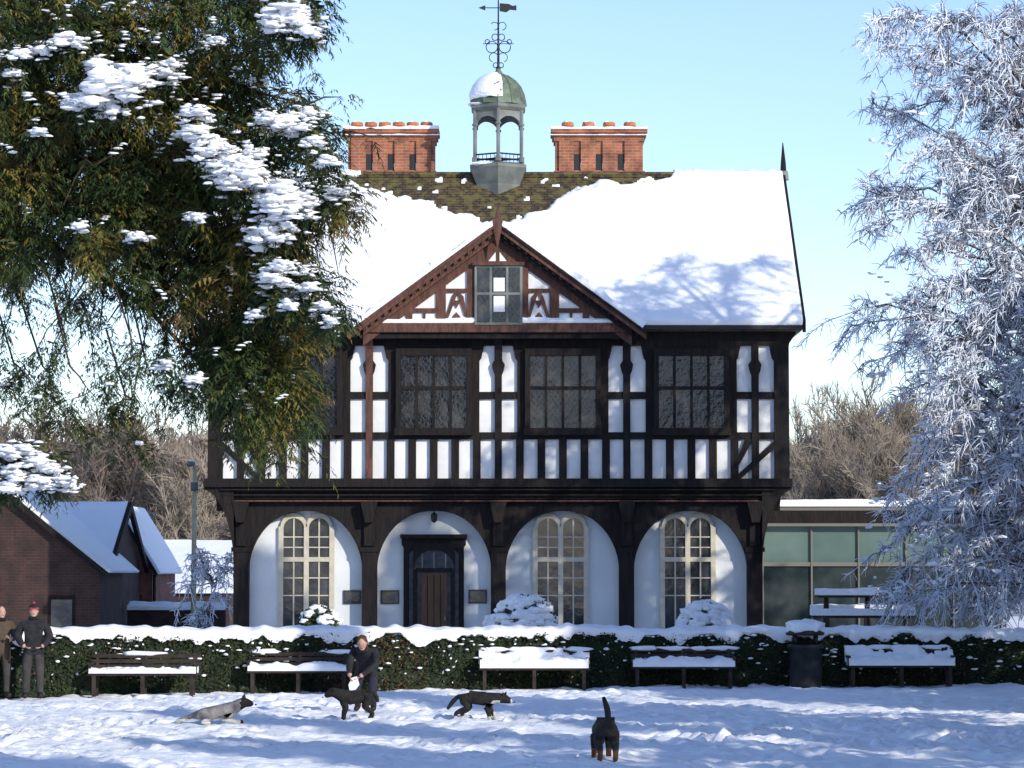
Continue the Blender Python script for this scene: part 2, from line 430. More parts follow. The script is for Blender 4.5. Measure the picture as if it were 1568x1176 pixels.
for a,b in ((XL,-4.0),(4.3,XR)):
    n=40; sn.tube([(a+(b-a)*i/n,Yr,zr+.07+.05*noise.noise(Vector((i*.4,0,0)))) for i in range(n+1)],[.10+.05*noise.noise(Vector((i*.7,4,0))) for i in range(n+1)],8,SN)
rf2=MB()
rf2.tube([(-4.1,Yr,zr+.03),(4.5,Yr,zr+.03)],.09,8,TI)
rf2.obj('ridge_tiles',HM,house)
Yg=Y0-.75
gc=fx(762); ap=W(762,341,Yg); ga=ap.z; foot=W(545,503,Yg); hw=3.55; gz=foot.z
gr=MB()
ybk=Ye+(ga-ze)/(zr-ze)*(Yr-Ye)
for sg in (-1,1):
    a=(gc,Yg,ga); b=(gc+sg*hw,Yg,gz); c=(gc+sg*hw,Ye+.35,gz); d=(gc,ybk+.2,ga)
    t=.1
    gr.add([a,b,c,d]+[(p[0],p[1],p[2]-t) for p in (a,b,c,d)],[(0,1,2,3),(7,6,5,4),(0,4,5,1),(1,5,6,2)],TI)
    def gmask(u,v,p,sg=sg):
        e=(ga-p.z)/(ga-gz)
        return min(1,max(0,(e-.06+.04*fbm(p.x*3,p.y*3,0))*8))
    off=.012
    snowquad(sn,(b[0],b[1]-.05,b[2]+off),(c[0],c[1]+.15,c[2]+off),(d[0],d[1],d[2]+off),(a[0],a[1]-.05,a[2]+off),50,60,.15,.5,1.1,SN,gmask)
    sl=(ga-gz)/hw
    def bar(mb_,o1,o2,x0,x1,d0,d1,m):
        mb_.prism([(gc+sg*x0,ga-sl*x0-o1),(gc+sg*x1,ga-sl*x1-o1),(gc+sg*x1,ga-sl*x1-o2),(gc+sg*x0,ga-sl*x0-o2)],d0,d1,m)
    bar(gr,.0,.20,0,hw+.1,Yg-.06,Yg+.02,BR)
    bar(gr,.02,.08,0,hw+.12,Yg-.10,Yg-.062,BR if sg<0 else TB)  # left boards brown, right black: sun and tree shade put into the colour
    bar(gr,.201,.36,0,hw-.25,Yg+.06,Yg+.3,BR if sg<0 else TB)
    for i in range(20):
        x=.15+i*.17
        bar(gr,.20,.27,x,x+.07,Yg-.03,Yg+.055,BR if sg<0 else TB)
Yw=Yg+.3-Y0
hwp=hw*S
def gl(x): return 872-(ga-CAMZ-.1)*S + abs(x)*(ga-gz)/hw
P(gr,[(762-hwp+12,506),(762,gl(0)+2),(762+hwp-12,506)],Yw,Yw+.5,PL)
B(gr,560,966,497,511,Yw-.12,Yw+.3,BR)
B(gr,552,974,511,520,Yw-.02,Yw+.3,TB)
for s_ in (-1,1):
    def Q(x0,x1,y0,y1,d=-.05,m=BR):
        a,b=sorted((762+s_*x0,762+s_*x1)); B(gr,a,b,y0,y1,Yw+d,Yw+.001,m)
    def QP(pts,d=-.04,m=BR): P(gr,[(762+s_*a,b) for a,b in pts],Yw+d,Yw+.002,m)
    Q(35,47,400,497,-.06); Q(79,94,432,497); Q(110,114,480,497,-.045); Q(130,140,470,497); 
    Q(94,150,474,481,-.048); Q(47,79,444,450,-.048)
    QP([(78,497),(62,453),(58,450),(66,450),(70,456),(80,490)]); QP([(47,497),(61,453),(66,450),(58,450),(52,456),(46,490)],-.043)
    QP([(63,480),(70,488),(70,497),(66,497),(63,487),(60,497),(56,497),(56,488)],-.039)
    QP([(56,462),(70,462),(63,474)],-.038,BR)
    y0=gl(0)
    sp_=(ga-gz)/hw
    QP([(0,y0+14),(205,y0+14+205*sp_),(205,y0+30+205*sp_),(0,y0+30)],-.052)
P(gr,[(712,412),(725,400),(750,378),(762,366),(774,378),(799,400),(812,412)],Yw-.055,Yw,BR)
P(gr,[(748,402),(759,402),(759,388)],Yw-.07,Yw-.054,PL); P(gr,[(776,402),(765,402),(765,388)],Yw-.07,Yw-.054,PL)
B(gr,727,800,408,500,Yw-.14,Yw,LE)
for x0,x1 in ((731,750),(754,775),(779,796)):
    for y0,y1 in ((412,450),(454,496)): B(gr,x0,x1,y0,y1,Yw-.15,Yw-.139,GL)
B(gr,724,803,404,409,Yw-.2,Yw,BR)
B(gr,756,773,428,449,Yw-.155,Yw-.149,PL); B(gr,756,773,456,480,Yw-.155,Yw-.149,PL)  # white sheets over the centre lights: the glass reflection painted on
gr.tube([(gc,Yg-.06,ga-.25),(gc,Yg-.06,ga+.15),(gc,Yg-.06,ga+.4)],[.07,.06,.01],6,BR)
gr.prism([(gc-.13,ga+.02),(gc,ga-.7),(gc+.13,ga+.02),(gc,ga+.12)],Yg-.12,Yg-.101,BR)
gr.obj('front_gable',HM,house)
sn.obj('roof_snow',HM,house,True)

# ---- chimneys
ch=MB(); Yc=Yr+1.2
for x0,x1,np_ in ((528,670,6),(846,989,4)):
    a=W(x0,240,Yc).x; b=W(x1,240,Yc).x
    z=lambda y:W(784,y,Yc).z
    a+=.08;b-=.08
    ch.box(a,b,Yc,Yc+.9,zr-2,z(210),BK)
    ch.box(a-.05,b+.05,Yc-.05,Yc+.95,z(262),z(268),BK); 
    for k,(yt,yb) in enumerate(((210,216),(204,210),(198,204))):
        e=.04+.04*k; ch.box(a-e,b+e,Yc-e,Yc+.9+e,z(yb),z(yt),BK)
    wd=(b-a)
    for i in range(4):
        c=a+wd*(i+.5)/4
        ch.box(c-wd*.085,c+wd*.085,Yc-.07,Yc,z(262),z(216),BK)
    for i in range(1,4):
        c=a+wd*i/4
        ch.box(c-.085,c+.085,Yc-.012,Yc-.001,z(260),z(236),IR)
        ch.box(c+.08,c+.13,Yc-.03,Yc-.0125,z(260),z(250),SN)
    for i in range(np_):
        c=a+wd*(i+.6)/(np_+.2)
        ch.rev([(.15,z(200)),(.13,z(192)),(.17,z(190)),(.16,z(185)),(.11,z(184)),(.10,z(190))],c,Yc+.35,12,TE)
        ch.blob((c-.05,Yc+.33,z(184.5)),(.09,.12,.035),SN,2,.3)
    snowquad(ch,(a-.12,Yc-.12,z(198)),(b+.12,Yc-.12,z(198)),(b+.12,Yc+1,z(198)),(a-.12,Yc+1,z(198)),30,10,.06,.8,2,SN)
    snowquad(ch,(a-.14,Yc-.135,z(208)),(b+.14,Yc-.135,z(208)),(b+.14,Yc+.0,z(206)),(a-.14,Yc+.0,z(206)),30,3,.02,.9,3,SN)
    snowquad(ch,(a-.3,Yc-.9,zr-.15),(b+.3,Yc-.9,zr-.15),(b+.3,Yc+.0,zr+.02),(a-.3,Yc+.0,zr+.02),30,6,.14,.5,1.5,SN)
ch.obj('chimneys',HM,house)

# ---- cupola
cu=MB(); cx=W(763,200,Yr).x; zc=lambda y:W(763,y,Yr).z
cu.rev([(.85,zc(335)),(.64,zc(305)),(.66,zc(285)),(.82,zc(264)),(.86,zc(260)),(.86,zc(256)),(.68,zc(252)),(0,zc(251))],cx,Yr,6,LE)
for j in range(6):
    a=-pi/2+j*pi/3; x=cx+.71*cos(a); y=Yr+.71*sin(a)
    cu.tube([(x,y,zc(252)),(x,y,zc(172))],.05,6,LE)
    cu.tube([(x,y,zc(252)),(x,y,zc(244))],.08,6,LE); cu.tube([(x,y,zc(196)),(x,y,zc(193))],.08,6,LE)
    a2=a+pi/3; x2=cx+.71*cos(a2); y2=Yr+.71*sin(a2)
    for yy,r in ((240,.025),(248,.03)):
        cu.tube([(x,y,zc(yy)),(x2,y2,zc(yy))],r,4,TB)
    for k in range(1,6):
        t=k/6; cu.tube([(x+(x2-x)*t,y+(y2-y)*t,zc(250)),(x+(x2-x)*t,y+(y2-y)*t,zc(240))],.012,4,TB)
    n=10
    for i in range(n):
        t0=i/n;t1=(i+1)/n
        h0=zc(198)+(zc(182)-zc(198))*(sin(pi*t0))**.5; h1=zc(198)+(zc(182)-zc(198))*(abs(sin(pi*t1)))**.5
        p=[(x+(x2-x)*t0,y+(y2-y)*t0),(x+(x2-x)*t1,y+(y2-y)*t1)]
        f=.94
        q=[(cx+(u-cx)*f,Yr+(v-Yr)*f) for u,v in p]
        cu.add([(p[0][0],p[0][1],h0),(p[1][0],p[1][1],h1),(p[1][0],p[1][1],zc(172)),(p[0][0],p[0][1],zc(172)),
                (q[0][0],q[0][1],h0),(q[1][0],q[1][1],h1),(q[1][0],q[1][1],zc(172)),(q[0][0],q[0][1],zc(172))],
               [(0,1,2,3),(5,4,7,6),(0,4,5,1)],LE)
cu.rev([(0,zc(172)),(.74,zc(173)),(.82,zc(169)),(.83,zc(165)),(.74,zc(162))],cx,Yr,6,LE)
cu.rev([(.74,zc(163)),(.72,zc(155)),(.68,zc(145)),(.60,zc(134)),(.46,zc(124)),(.28,zc(117)),(.13,zc(113)),(.07,zc(108)),(.03,zc(100))],cx,Yr,12,CO,-pi/2)
for j in range(12):
    a=-pi/2+j*pi/6
    cu.tube([(cx+r*1.01*cos(a),Yr+r*1.01*sin(a),zc(y)) for r,y in ((.74,163),(.72,155),(.68,145),(.60,134),(.46,124),(.28,117))],.018,4,CO)
vs=[];nA,nR=30,26
dp=[(.74,154),(.71,151),(.68,145),(.60,134),(.46,124),(.28,117),(.13,114)]
for i in range(nR+1):
    f=i/nR*(len(dp)-1); k=min(int(f),len(dp)-2); g=f-k
    r=dp[k][0]*(1-g)+dp[k+1][0]*g; y=dp[k][1]*(1-g)+dp[k+1][1]*g
    for j in range(nA+1):
        s_=j/nA; a=radians(-80-170*s_)
        wob=.20*noise.noise(Vector((a*3,i*.25,3)))
        e=(min(s_,1-s_)+wob)*7; e=max(0,min(1,e))*max(0,min(1,i/6+wob*2))*(1 if i<nR else .5)
        t=.10*sqrt(max(0,e))-.015
        vs.append((cx+(r+t)*cos(a),Yr+(r+t)*sin(a),zc(y)+t*.5))
cu.add(vs,[(i*(nA+1)+j,i*(nA+1)+j+1,(i+1)*(nA+1)+j+1,(i+1)*(nA+1)+j) for i in range(nR) for j in range(nA)],SN)
cu.blob((cx-.35,Yr-.55,zc(255)),(.38,.16,.06),SN,2,.4); cu.blob((cx-.5,Yr-.3,zc(163)),(.3,.3,.04),SN,2,.3)
cu.obj('cupola',HM,house)
va=MB(); sx=1/58.0
va.tube([(cx,Yr,zc(110)),(cx,Yr,zc(60)),(cx,Yr,zc(-2))],[.04,.028,.018],6,IR)
va.rev([(.0,zc(108)),(.07,zc(105)),(.07,zc(103)),(0,zc(100))],cx,Yr,8,IR)
def ringc(px,py,r,a0,a1,ax=0,th=.014):
    pts=[]
    for i in range(13):
        a=a0+(a1-a0)*i/12; o=(px+r*cos(a))*sx; zz=zc(py-r*sin(a))
        pts.append((cx+o*(1 if ax==0 else 0),Yr+o*(0 if ax==0 else 1),zz))
    va.tube(pts,th,4,IR)
for ax in (0,1):
    for s_ in (-1,1):
        ringc(s_*7,88,7,-pi*.4 if s_>0 else pi*1.4,pi*1.1 if s_>0 else -pi*.1,ax)
        ringc(s_*10,72,9,0,2*pi,ax); ringc(s_*5,57,5,0,2*pi,ax); ringc(s_*17,64,3.5,0,2*pi,ax)
        ringc(s_*6,40,6,-pi/2,pi*.8,ax); ringc(s_*4,100,4,0,2*pi,ax)
    y=67
    va.tube([(cx-(24*sx if ax==0 else 0),Yr-(24*sx if ax else 0),zc(y)),(cx+(24*sx if ax==0 else 0),Yr+(24*sx if ax else 0),zc(y))],.012,4,IR)
va.tube([(cx-28*sx,Yr,zc(12)),(cx+26*sx,Yr,zc(12))],.016,4,IR)
va.prism([(cx-31*sx,zc(12)),(cx-20*sx,zc(8)),(cx-20*sx,zc(16))],Yr-.01,Yr+.01,IR)
va.prism([(cx+2*sx,zc(5)),(cx+16*sx,zc(6)),(cx+22*sx,zc(9)),(cx+28*sx,zc(8)),(cx+28*sx,zc(16)),(cx+18*sx,zc(15)),(cx+12*sx,zc(19)),(cx+2*sx,zc(17))],Yr-.012,Yr+.012,IR)
va.obj('weather_vane',HM,house)

# ------------------------------------------------------------------ glass extension
ex=empty('glass_extension'); eb=MB(); Yx=Y0+3.2
eg=M('green_glass_sky_reflection',(.07,.12,.11),(.14,.20,.18),.5,.12,.0,3,.7); egd=M('green_glass_dark',(.015,.025,.025),(.05,.06,.06),1.5,.1,0,3,.6)  # upper panes paler: sky reflection put into the glass colour
EM=[timber,eg,egd,snow,lead,M('metal_frame',(.16,.15,.13),None,1,.5),plaster2]
def E(x0,x1,yt,yb,y0,y1,m):
    a=W(x0,yt,Yx); b=W(x1,yb,Yx); eb.box(a.x,b.x,y0,y1,b.z,a.z,m)
E(1160,1545,776,806,Yx-.25,Yx+6,5); E(1160,1545,782,801,Yx-.27,Yx-.252,0)
E(1165,1535,806,862,Yx+.02,Yx+.06,1); E(1165,1535,866,1010,Yx+.02,Yx+.06,2)
E(1165,1535,861,867,Yx-.04,Yx+.1,5)
for x in (1168,1243,1315,1388,1460,1533): E(x-2,x+2,806,1010,Yx-.06,Yx+.1,5)
a=W(1183,776,Yx); b=W(1550,776,Yx)
snowquad(eb,(a.x,Yx-.3,a.z+.004),(b.x,Yx-.3,a.z+.004),(b.x,Yx+6,a.z+.004),(a.x,Yx+6,a.z+.004),60,10,.17,.2,1,3)
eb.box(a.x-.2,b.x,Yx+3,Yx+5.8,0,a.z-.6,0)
eb.obj('extension_parts',EM,ex)

# ------------------------------------------------------------------ barns on the left
Pt=W
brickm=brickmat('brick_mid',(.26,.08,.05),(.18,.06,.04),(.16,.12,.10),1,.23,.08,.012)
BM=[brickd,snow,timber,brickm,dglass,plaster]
bn=empty('brick_barn'); b=MB(); Yn=80
r0=Pt(-60,778,Yn+4).x; r1=Pt(196,775,Yn+4); e1=Pt(184,872,Yn); zrg=r1.z; zeg=e1.z
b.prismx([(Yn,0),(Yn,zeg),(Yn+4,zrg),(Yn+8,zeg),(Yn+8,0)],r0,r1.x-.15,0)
snowquad(b,(r0,Yn-.25,zeg-.1),(r1.x,Yn-.25,zeg-.1),(r1.x,Yn+4,zrg+.02),(r0,Yn+4,zrg+.02),50,24,.12,.3,1,1)
b.prismx([(Yn-.3,zeg-.25),(Yn-.3,zeg-.05),(Yn+4,zrg+.12),(Yn+8.3,zeg-.05),(Yn+8.3,zeg-.25),(Yn+4,zrg-.15)],r1.x+.002,r1.x+.12,2)
g0=Pt(0,745,Yn-4); gxr=Pt(158,876,Yn-4); gh=gxr.x-g0.x; 
b.prism([(g0.x-gh,0),(g0.x-gh,gxr.z),(g0.x,g0.z),(gxr.x-.1,gxr.z),(gxr.x-.1,0)],Yn-4,Yn+.5,0)
for s_ in (-1,1):
    t=.06
    b.prism([(g0.x,g0.z+t),(g0.x+s_*(gh+.1),gxr.z+t-.08),(g0.x+s_*(gh+.1),gxr.z-.16),(g0.x,g0.z-.12)],Yn-4.25,Yn-4.002,2)
    snowquad(b,(g0.x+s_*(gh+.15),Yn-4,gxr.z-.02),(g0.x+s_*(gh+.15),Yn+2,gxr.z-.02),(g0.x,Yn+3.5,g0.z+.02),(g0.x,Yn-4,g0.z+.02),12,12,.07,.3,1,1)
for px in (95,): 
    q=Pt(px,905,Yn-4); b.box(q.x-.35,q.x+.35,Yn-4.04,Yn-3.99,.6,1.7,2); b.box(q.x-.28,q.x+.28,Yn-4.05,Yn-4.041,.7,1.6,4)
for px in (163,178): 
    q=Pt(px,915,Yn); b.box(q.x-.1,q.x+.1,Yn-.05,Yn+.01,.9,1.7,5)
b.obj('barn_parts',BM,bn)
bh=empty('brick_house'); b=MB(); Yq=88
q0=Pt(186,780,Yq); q1=Pt(238,880,Yq)
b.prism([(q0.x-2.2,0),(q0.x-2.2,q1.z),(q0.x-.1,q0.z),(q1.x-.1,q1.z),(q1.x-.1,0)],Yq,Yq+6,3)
b.prism([(q0.x-.1,q0.z+.12),(q1.x+.05,q1.z+.1),(q1.x+.05,q1.z-.08),(q0.x-.1,q0.z-.1)],Yq-.2,Yq-.002,2)
snowquad(b,(q1.x+.1,Yq-.15,q1.z+.02),(q1.x+.1,Yq+6,q1.z+.02),(q0.x-.1,Yq+6,q0.z+.12),(q0.x-.1,Yq-.15,q0.z+.12),10,10,.08,.3,1,1)
b.box(q1.x-.62,q1.x-.42,Yq-.04,Yq+.01,.8,1.6,4)
b.tube([(q1.x-.02,Yq-.1,q1.z),(q1.x-.02,Yq-.1,0)],.05,6,2)
b.obj('house_parts',BM,bh)
cs=empty('snow_roofed_shed'); b=MB(); Yq=100
a=Pt(120,829,Yq+6); c=Pt(352,904,Yq)
b.prismx([(Yq,0),(Yq,c.z-.1),(Yq+6,a.z-.1),(Yq+12,c.z-.1),(Yq+12,0)],a.x,c.x,0)
snowquad(b,(a.x,Yq-.2,c.z-.1),(c.x+.2,Yq-.2,c.z-.1),(c.x+.2,Yq+6,a.z-.05),(a.x,Yq+6,a.z-.05),50,20,.12,.25,.6,1)
b.obj('shed_parts',BM,cs)
wl=MB(); a=Pt(195,934,84); c=Pt(345,934,84)
wl.box(a.x,c.x,84,84.3,0,a.z,0); snowquad(wl,(a.x,83.9,a.z),(c.x,83.9,a.z),(c.x,84.6,a.z+.15),(a.x,84.6,a.z+.15),40,4,.09,.5,2,1)
wl.obj('garden_wall',BM)
lp=MB(); q=Pt(298,712,82)
lp.tube([(q.x,82,0),(q.x,82,q.z)],[.085,.06],8,0); lp.tube([(q.x,82,q.z-.1),(q.x-.05,81.7,q.z+.1),(q.x-.02,81.3,q.z+.05)],.035,6,0)
lp.blob((q.x-.02,81.2,q.z),(.14,.25,.08),1,2,.05); lp.box(q.x-.10,q.x+.10,81.9,82.1,q.z-.75,q.z-.5,1)
lp.blob((q.x,81.3,q.z+.09),(.1,.2,.04),2,2,.2)
lp.obj('street_lamp',[M('lamp_pole',(.50,.44,.28),(.36,.32,.22),5,.8),lead,snow],None,True)
lp=MB(); q=Pt(233,787,95); lp.tube([(q.x,95,0),(q.x,95,q.z)],[.06,.04],8,0); lp.blob((q.x,94.9,q.z),(.12,.2,.07),1,2,.05)
lp.obj('street_lamp.001',[lead,lead],None,True)

# ------------------------------------------------------------------ hedge
def Yh(x): return 57.5+.295*x-.0105*x*x
def Hh(x): return 1.12-.006*x+.045*noise.noise(Vector((x*.45,0,0)))+.04*noise.noise(Vector((x*1.6,4,0)))
hg=MB(); xa,xb=-13,14.5; n=200
for i in range(n):
    x0=xa+(xb-xa)*i/n; x1=xa+(xb-xa)*(i+1)/n
    y0=Yh(x0);y1=Yh(x1);h0=Hh(x0)-.06;h1=Hh(x1)-.06
    hg.add([(x0,y0+.08,0),(x1,y1+.08,0),(x1,y1+.08,h1),(x0,y0+.08,h0),(x1,y1+.85,h1),(x0,y0+.85,h0),(x1,y1+.85,0),(x0,y0+.85,0)],
           [(0,1,2,3),(3,2,4,5),(5,4,6,7)],0)
for i in range(44000):
    x=U(xa,xb); h=Hh(x); z=h*R(); bulge=.09*fbm(x*1.3,z*2,1)
    p=Vector((x,Yh(x)+.02+bulge+U(-.05,.05),z))
    hg.leaf(p,U(.02,.045),(3 if R()<.02*(z/h+.3) else (2 if (R()<.06 or (abs(x+2.7)<1 and R()<.4)) else (1 if R()<.35 else 0))))
hg.obj('hedge',[hedged,hedgeg,leafb,snow])
hs=MB(); n=900; m_=12; vs=[]
for i in range(n+1):
    x=xa+(xb-xa)*i/n; h=Hh(x); y=Yh(x)
    T=.17+.06*fbm(x*.9,2,0)+.05*noise.noise(Vector((x*4,5,0)))
    drop=max(0,.10+.22*fbm(x*1.9,7,0,4))
    for j in range(m_+1):
        t=j/m_
        if j==0: p=(x,y-.01,h-drop)
        else:
            a=pi*(t); yy=y-.09+.52*(1-cos(a)); zz=h-.04+T*(sin(a)**.6 if j<m_ else 0)+.04*noise.noise(Vector((x*3,yy*3,1)))
            if j==1: zz-=drop*.35
            p=(x,yy,zz)
        vs.append(p)
hs.add(vs,[(i*(m_+1)+j,(i+1)*(m_+1)+j,(i+1)*(m_+1)+j+1,i*(m_+1)+j+1) for i in range(n) for j in range(m_)],0)
for i in range(380):
    x=U(xa,xb); z=Hh(x)*(1-.7*R()**1.8); hs.blob((x,Yh(x)-.03,z),(U(.02,.08),.05,U(.012,.03)),0,1,.3)
hs.obj('hedge_snow',[snow],bpy.data.objects['hedge'],True)
def bush(name,px,py,Y,wp,green):
    c=W(px,py,Y); r=wp/2/(F/Y); z=c.z; b=MB(); zc_=z*.45
    for i in range(5000):
        d=rv(); d.z=abs(d.z)*1.0
        k=U(.85,1.05)*(1+.12*noise.noise(d*2.5+Vector((px,0,0))))
        b.leaf(Vector((c.x+d.x*r*k,Y+d.y*r*k,zc_+d.z*(z-zc_)*k*.93)),U(.025,.05),1 if R()<.4 else 0)
        if i%3==0: b.leaf(Vector((c.x+d.x*r*k*.95,Y+d.y*r*k*.95,zc_*R())),.05,0)
    nb=60 if green else 200
    for i in range(nb):
        d=rv(); d.z=abs(d.z)**(.6)
        d.normalize()
        if not green and noise.noise(d*4+Vector((px,1,0)))<-.2: continue
        s_=U(.07,.14) if green else U(.10,.22)
        b.blob((c.x+d.x*r*.96,Y+d.y*r*.96,zc_+d.z*(z-zc_)*.93),(s_,s_,s_*.5),2,2,.4)
    return b.obj(name,[leafd,leafg,snow],None,True)
bush('snowy_bush',800,910,63.5,108,False); bush('snowy_bush.001',1080,917,64,76,False); bush('holly_bush',489,924,63,72,True)
pt=MB(); 
def slab(x0,x1,y,Y,dp,t=.1):
    a=W(x0,y,Y); c=W(x1,y,Y); pt.box(a.x,c.x,Y,Y+dp,a.z-.14,a.z-.08,0)
    snowquad(pt,(a.x-.02,Y-.03,a.z-.08),(c.x+.02,Y-.03,a.z-.08),(c.x+.02,Y+dp+.02,a.z-.08),(a.x-.02,Y+dp+.02,a.z-.08),30,12,t,.3,2,1)
    return a.x,c.x,a.z
a,c,z=slab(1255,1345,906,66,.9,.14)
for xx in (a+.2,c-.2):
    pt.tube([(xx,65.8,0),(xx,66.4,z-.14)],.05,6,0); pt.tube([(xx,67.1,0),(xx,66.5,z-.14)],.05,6,0)
slab(1245,1400,937,64.6,.5,.14); slab(1245,1400,930,67.4,.5,.14)
pt.obj('picnic_table',[benchw,snow])

# ------------------------------------------------------------------ benches
def bench(name,pxc,pyseat,wpx,back=1.0):
    Y=Yh((pxc-784)/76.0)-.75; s_=F/Y; xc=(pxc-784)/s_; L_=wpx/s_/2
    b=MB(); e=empty(name,(xc,Y,0))
    for k in range(4): b.box(-L_,L_,-.05+k*.115,.045+k*.115,.40,.44,0)
    for k in range(3): b.box(-L_,L_,.44+k*.02,.465+k*.02,.52+k*.10,.59+k*.10,0)
    for x in (-L_+.12,0,L_-.12):
        b.box(x-.035,x+.035,-.04,.03,0,.40,0); b.tube([(x,.42,0),(x,.44,.42),(x,.50,.80)],.035,4,0)
        b.box(x-.034,x+.034,-.03,.42,.35,.397,0)
    for x in (-L_+.04,L_-.04):
        b.box(x-.03,x+.03,-.06,.46,.60,.64,0); b.box(x-.025,x+.025,-.04,.02,.44,.60,0)
    b.obj('frame',[benchw],e)
    sb=MB()
    def sm(u,v,p):
        q=fbm(p.x*1.7+pxc,p.y*4,2)
        return 1 if back>1 else min(1,max(0,(q+.35+back*.6)*3))
    snowquad(sb,(-L_+.03,-.09,.442),(L_-.03,-.09,.442),(L_-.03,.42,.442),(-L_+.03,.42,.442),70,16,.07+.09*back,.6,2.8,0,sm)
    x=-L_
    while x<L_-.2:
        w_=U(.2,.7)
        if R()<.75*back: sb.blob((min(x+w_/2,L_-.2),.5,.80),(w_*.55,.05,.05),0,2,.4,3)
        x+=w_
    if back>1.05:
        def sm2(u,v,p): return min(1,max(0,(fbm(p.x*2+pxc,p.z*3,5)+.35)*3))
        snowquad(sb,(-L_,.36,.50),(L_,.36,.50),(L_,.53,.82),(-L_,.53,.82),60,12,.07,.9,3,0,sm2)
    sb.obj('snow_cover',[snow],e,True)
bench('park_bench',221,1028,168,.3); bench('park_bench.001',458,1024,158,.6); bench('park_bench.002',818,1020,170,1.15)
bench('park_bench.003',1046,1020,160,.9); bench('park_bench.004',1378,1016,166,1.15)
q=MB(); xb_=(1229-784)/F*58.6; Yb_=58.3
q.rev([(.0,0),(.30,0),(.33,.05),(.34,.78),(.37,.80),(.37,.86),(.34,.88)],xb_,Yb_,16,0)
for j in range(4):
    a=pi/4+j*pi/2; q.tube([(xb_+.3*cos(a),Yb_+.3*sin(a),.86),(xb_+.3*cos(a),Yb_+.3*sin(a),1.08)],.03,6,0)
q.rev([(.0,1.06),(.38,1.06),(.40,1.10),(.36,1.16),(0,1.18)],xb_,Yb_,16,0)
q.blob((xb_,Yb_,1.21),(.42,.38,.17),1,3,.2); 
q.obj('litter_bin',[binm,snow],None,True)

# ------------------------------------------------------------------ conifer (left)
ct=MB(); cs_=MB()
polyA=[(-80,-60),(492,-60),(492,30),(470,60),(430,100),(440,130),(482,158),(470,185),(508,205),(522,250),(556,285),(535,335),(470,350),(455,385),(465,430),(515,458),(528,495),(455,520),(468,600),(460,650),(425,695),(395,680),(370,640),(335,600),(320,560),(300,500),(240,480),(180,400),(110,380),(60,400),(30,440),(0,420),(-80,440)]
polyL=[(-60,60),(330,60),(330,470),(240,470),(180,395),(110,375),(60,390),(20,420),(-60,420)]
def inpoly(x,y,P_):
    c=False;j=len(P_)-1
    for i in range(len(P_)):
        xi,yi=P_[i];xj,yj=P_[j]
        if (yi>y)!=(yj>y) and x<(xj-xi)*(y-yi)/(yj-yi)+xi: c=not c
        j=i
    return c
YT=40.0
def spray(p,d,L_,m):
    side=d.cross(Vector((0,0,1)))
    if side.length<.1: side=Vector((1,0,0))
    side.normalize(); side=(side+rv()*.6).normalized()
    pts=[p+d*(L_*i/4)+Vector((0,0,-.45*L_*(i/4)**2)) for i in range(5)]
    for i in range(4):
        dd=(pts[i+1]-pts[i]).normalized()
        for sg in (-1,1):
            a=pts[i].lerp(pts[i+1],R()); l=L_*.42*(1-.15*i)*U(.7,1.2)
            tip=a+(side*(sg*.7)+dd*.8+Vector((0,0,-.3))).normalized()*l
            wv=dd*(l*.26)
            ct.add([a-wv*.6,a+wv,tip+wv*.15,tip-wv*.4],[(0,1,2,3)],m)
    a,b_=pts[3],pts[4]; ct.add([a-side*.014,a+side*.014,b_],[(0,1,2)],m)
def clump(c,r,n,tone,L0=.16,L1=.34):
    for k in range(n):
        d=rv(); p=c+Vector((d.x*r*U(.1,.8),d.y*r*U(.1,.8),d.z*r*.5))
        dd=Vector((d.x,d.y,d.z*.5-.15)).normalized()
        x=R()
        m=tone if x<.66 else (0 if x<.80 else (1 if x<.93 else 2))
        spray(p,dd,U(L0,L1),m)
trunk=Vector((-9.4,YT+.3,0))
ct.tube([trunk,trunk+Vector((.05,0,4)),trunk+Vector((0,.1,9)),trunk+Vector((.1,0,16))],[.5,.42,.32,.08],12,4)
def tone(x,y):
    q=noise.noise(Vector((x*.01,y*.01,1)))+U(-.25,.25)+(.15 if y<300 and x<330 else -.04)
    return 2 if q>.20 else (3 if q>.10 and y>180 else (1 if q>-.12 else 0))
cl=[]
tries=0
while len(cl)<820 and tries<12000:
    tries+=1
    k=len(cl)
    if k>660:
        x=U(320,470); y=U(330,690)
    elif k>460:
        x=U(-50,330); y=U(100,460)
        if not inpoly(x,y,polyL): continue
    else:
        x=U(-60,560); y=U(-50,700)
    if not inpoly(x,y,polyA): continue
    if k<=460 and noise.noise(Vector((x*.013,y*.018,4.2)))<-.40 and x<450 and y>60: continue
    cl.append((x,y,YT+U(-1.5,2.2)))
for x,y,Y in cl:
    clump(W(x,y,Y),U(.26,.46),42,tone(x,y))
tips=[(480,30,39.5),(478,160,39.2),(505,205,39.4),(550,285,38.6),(520,340,39),(440,380,39.2),(515,470,39.4),(440,640,39.9),(410,690,40.1),(350,480,39),(250,300,39),(150,250,38.7),(420,250,39),(380,520,40),(330,120,39),(200,60,39)]
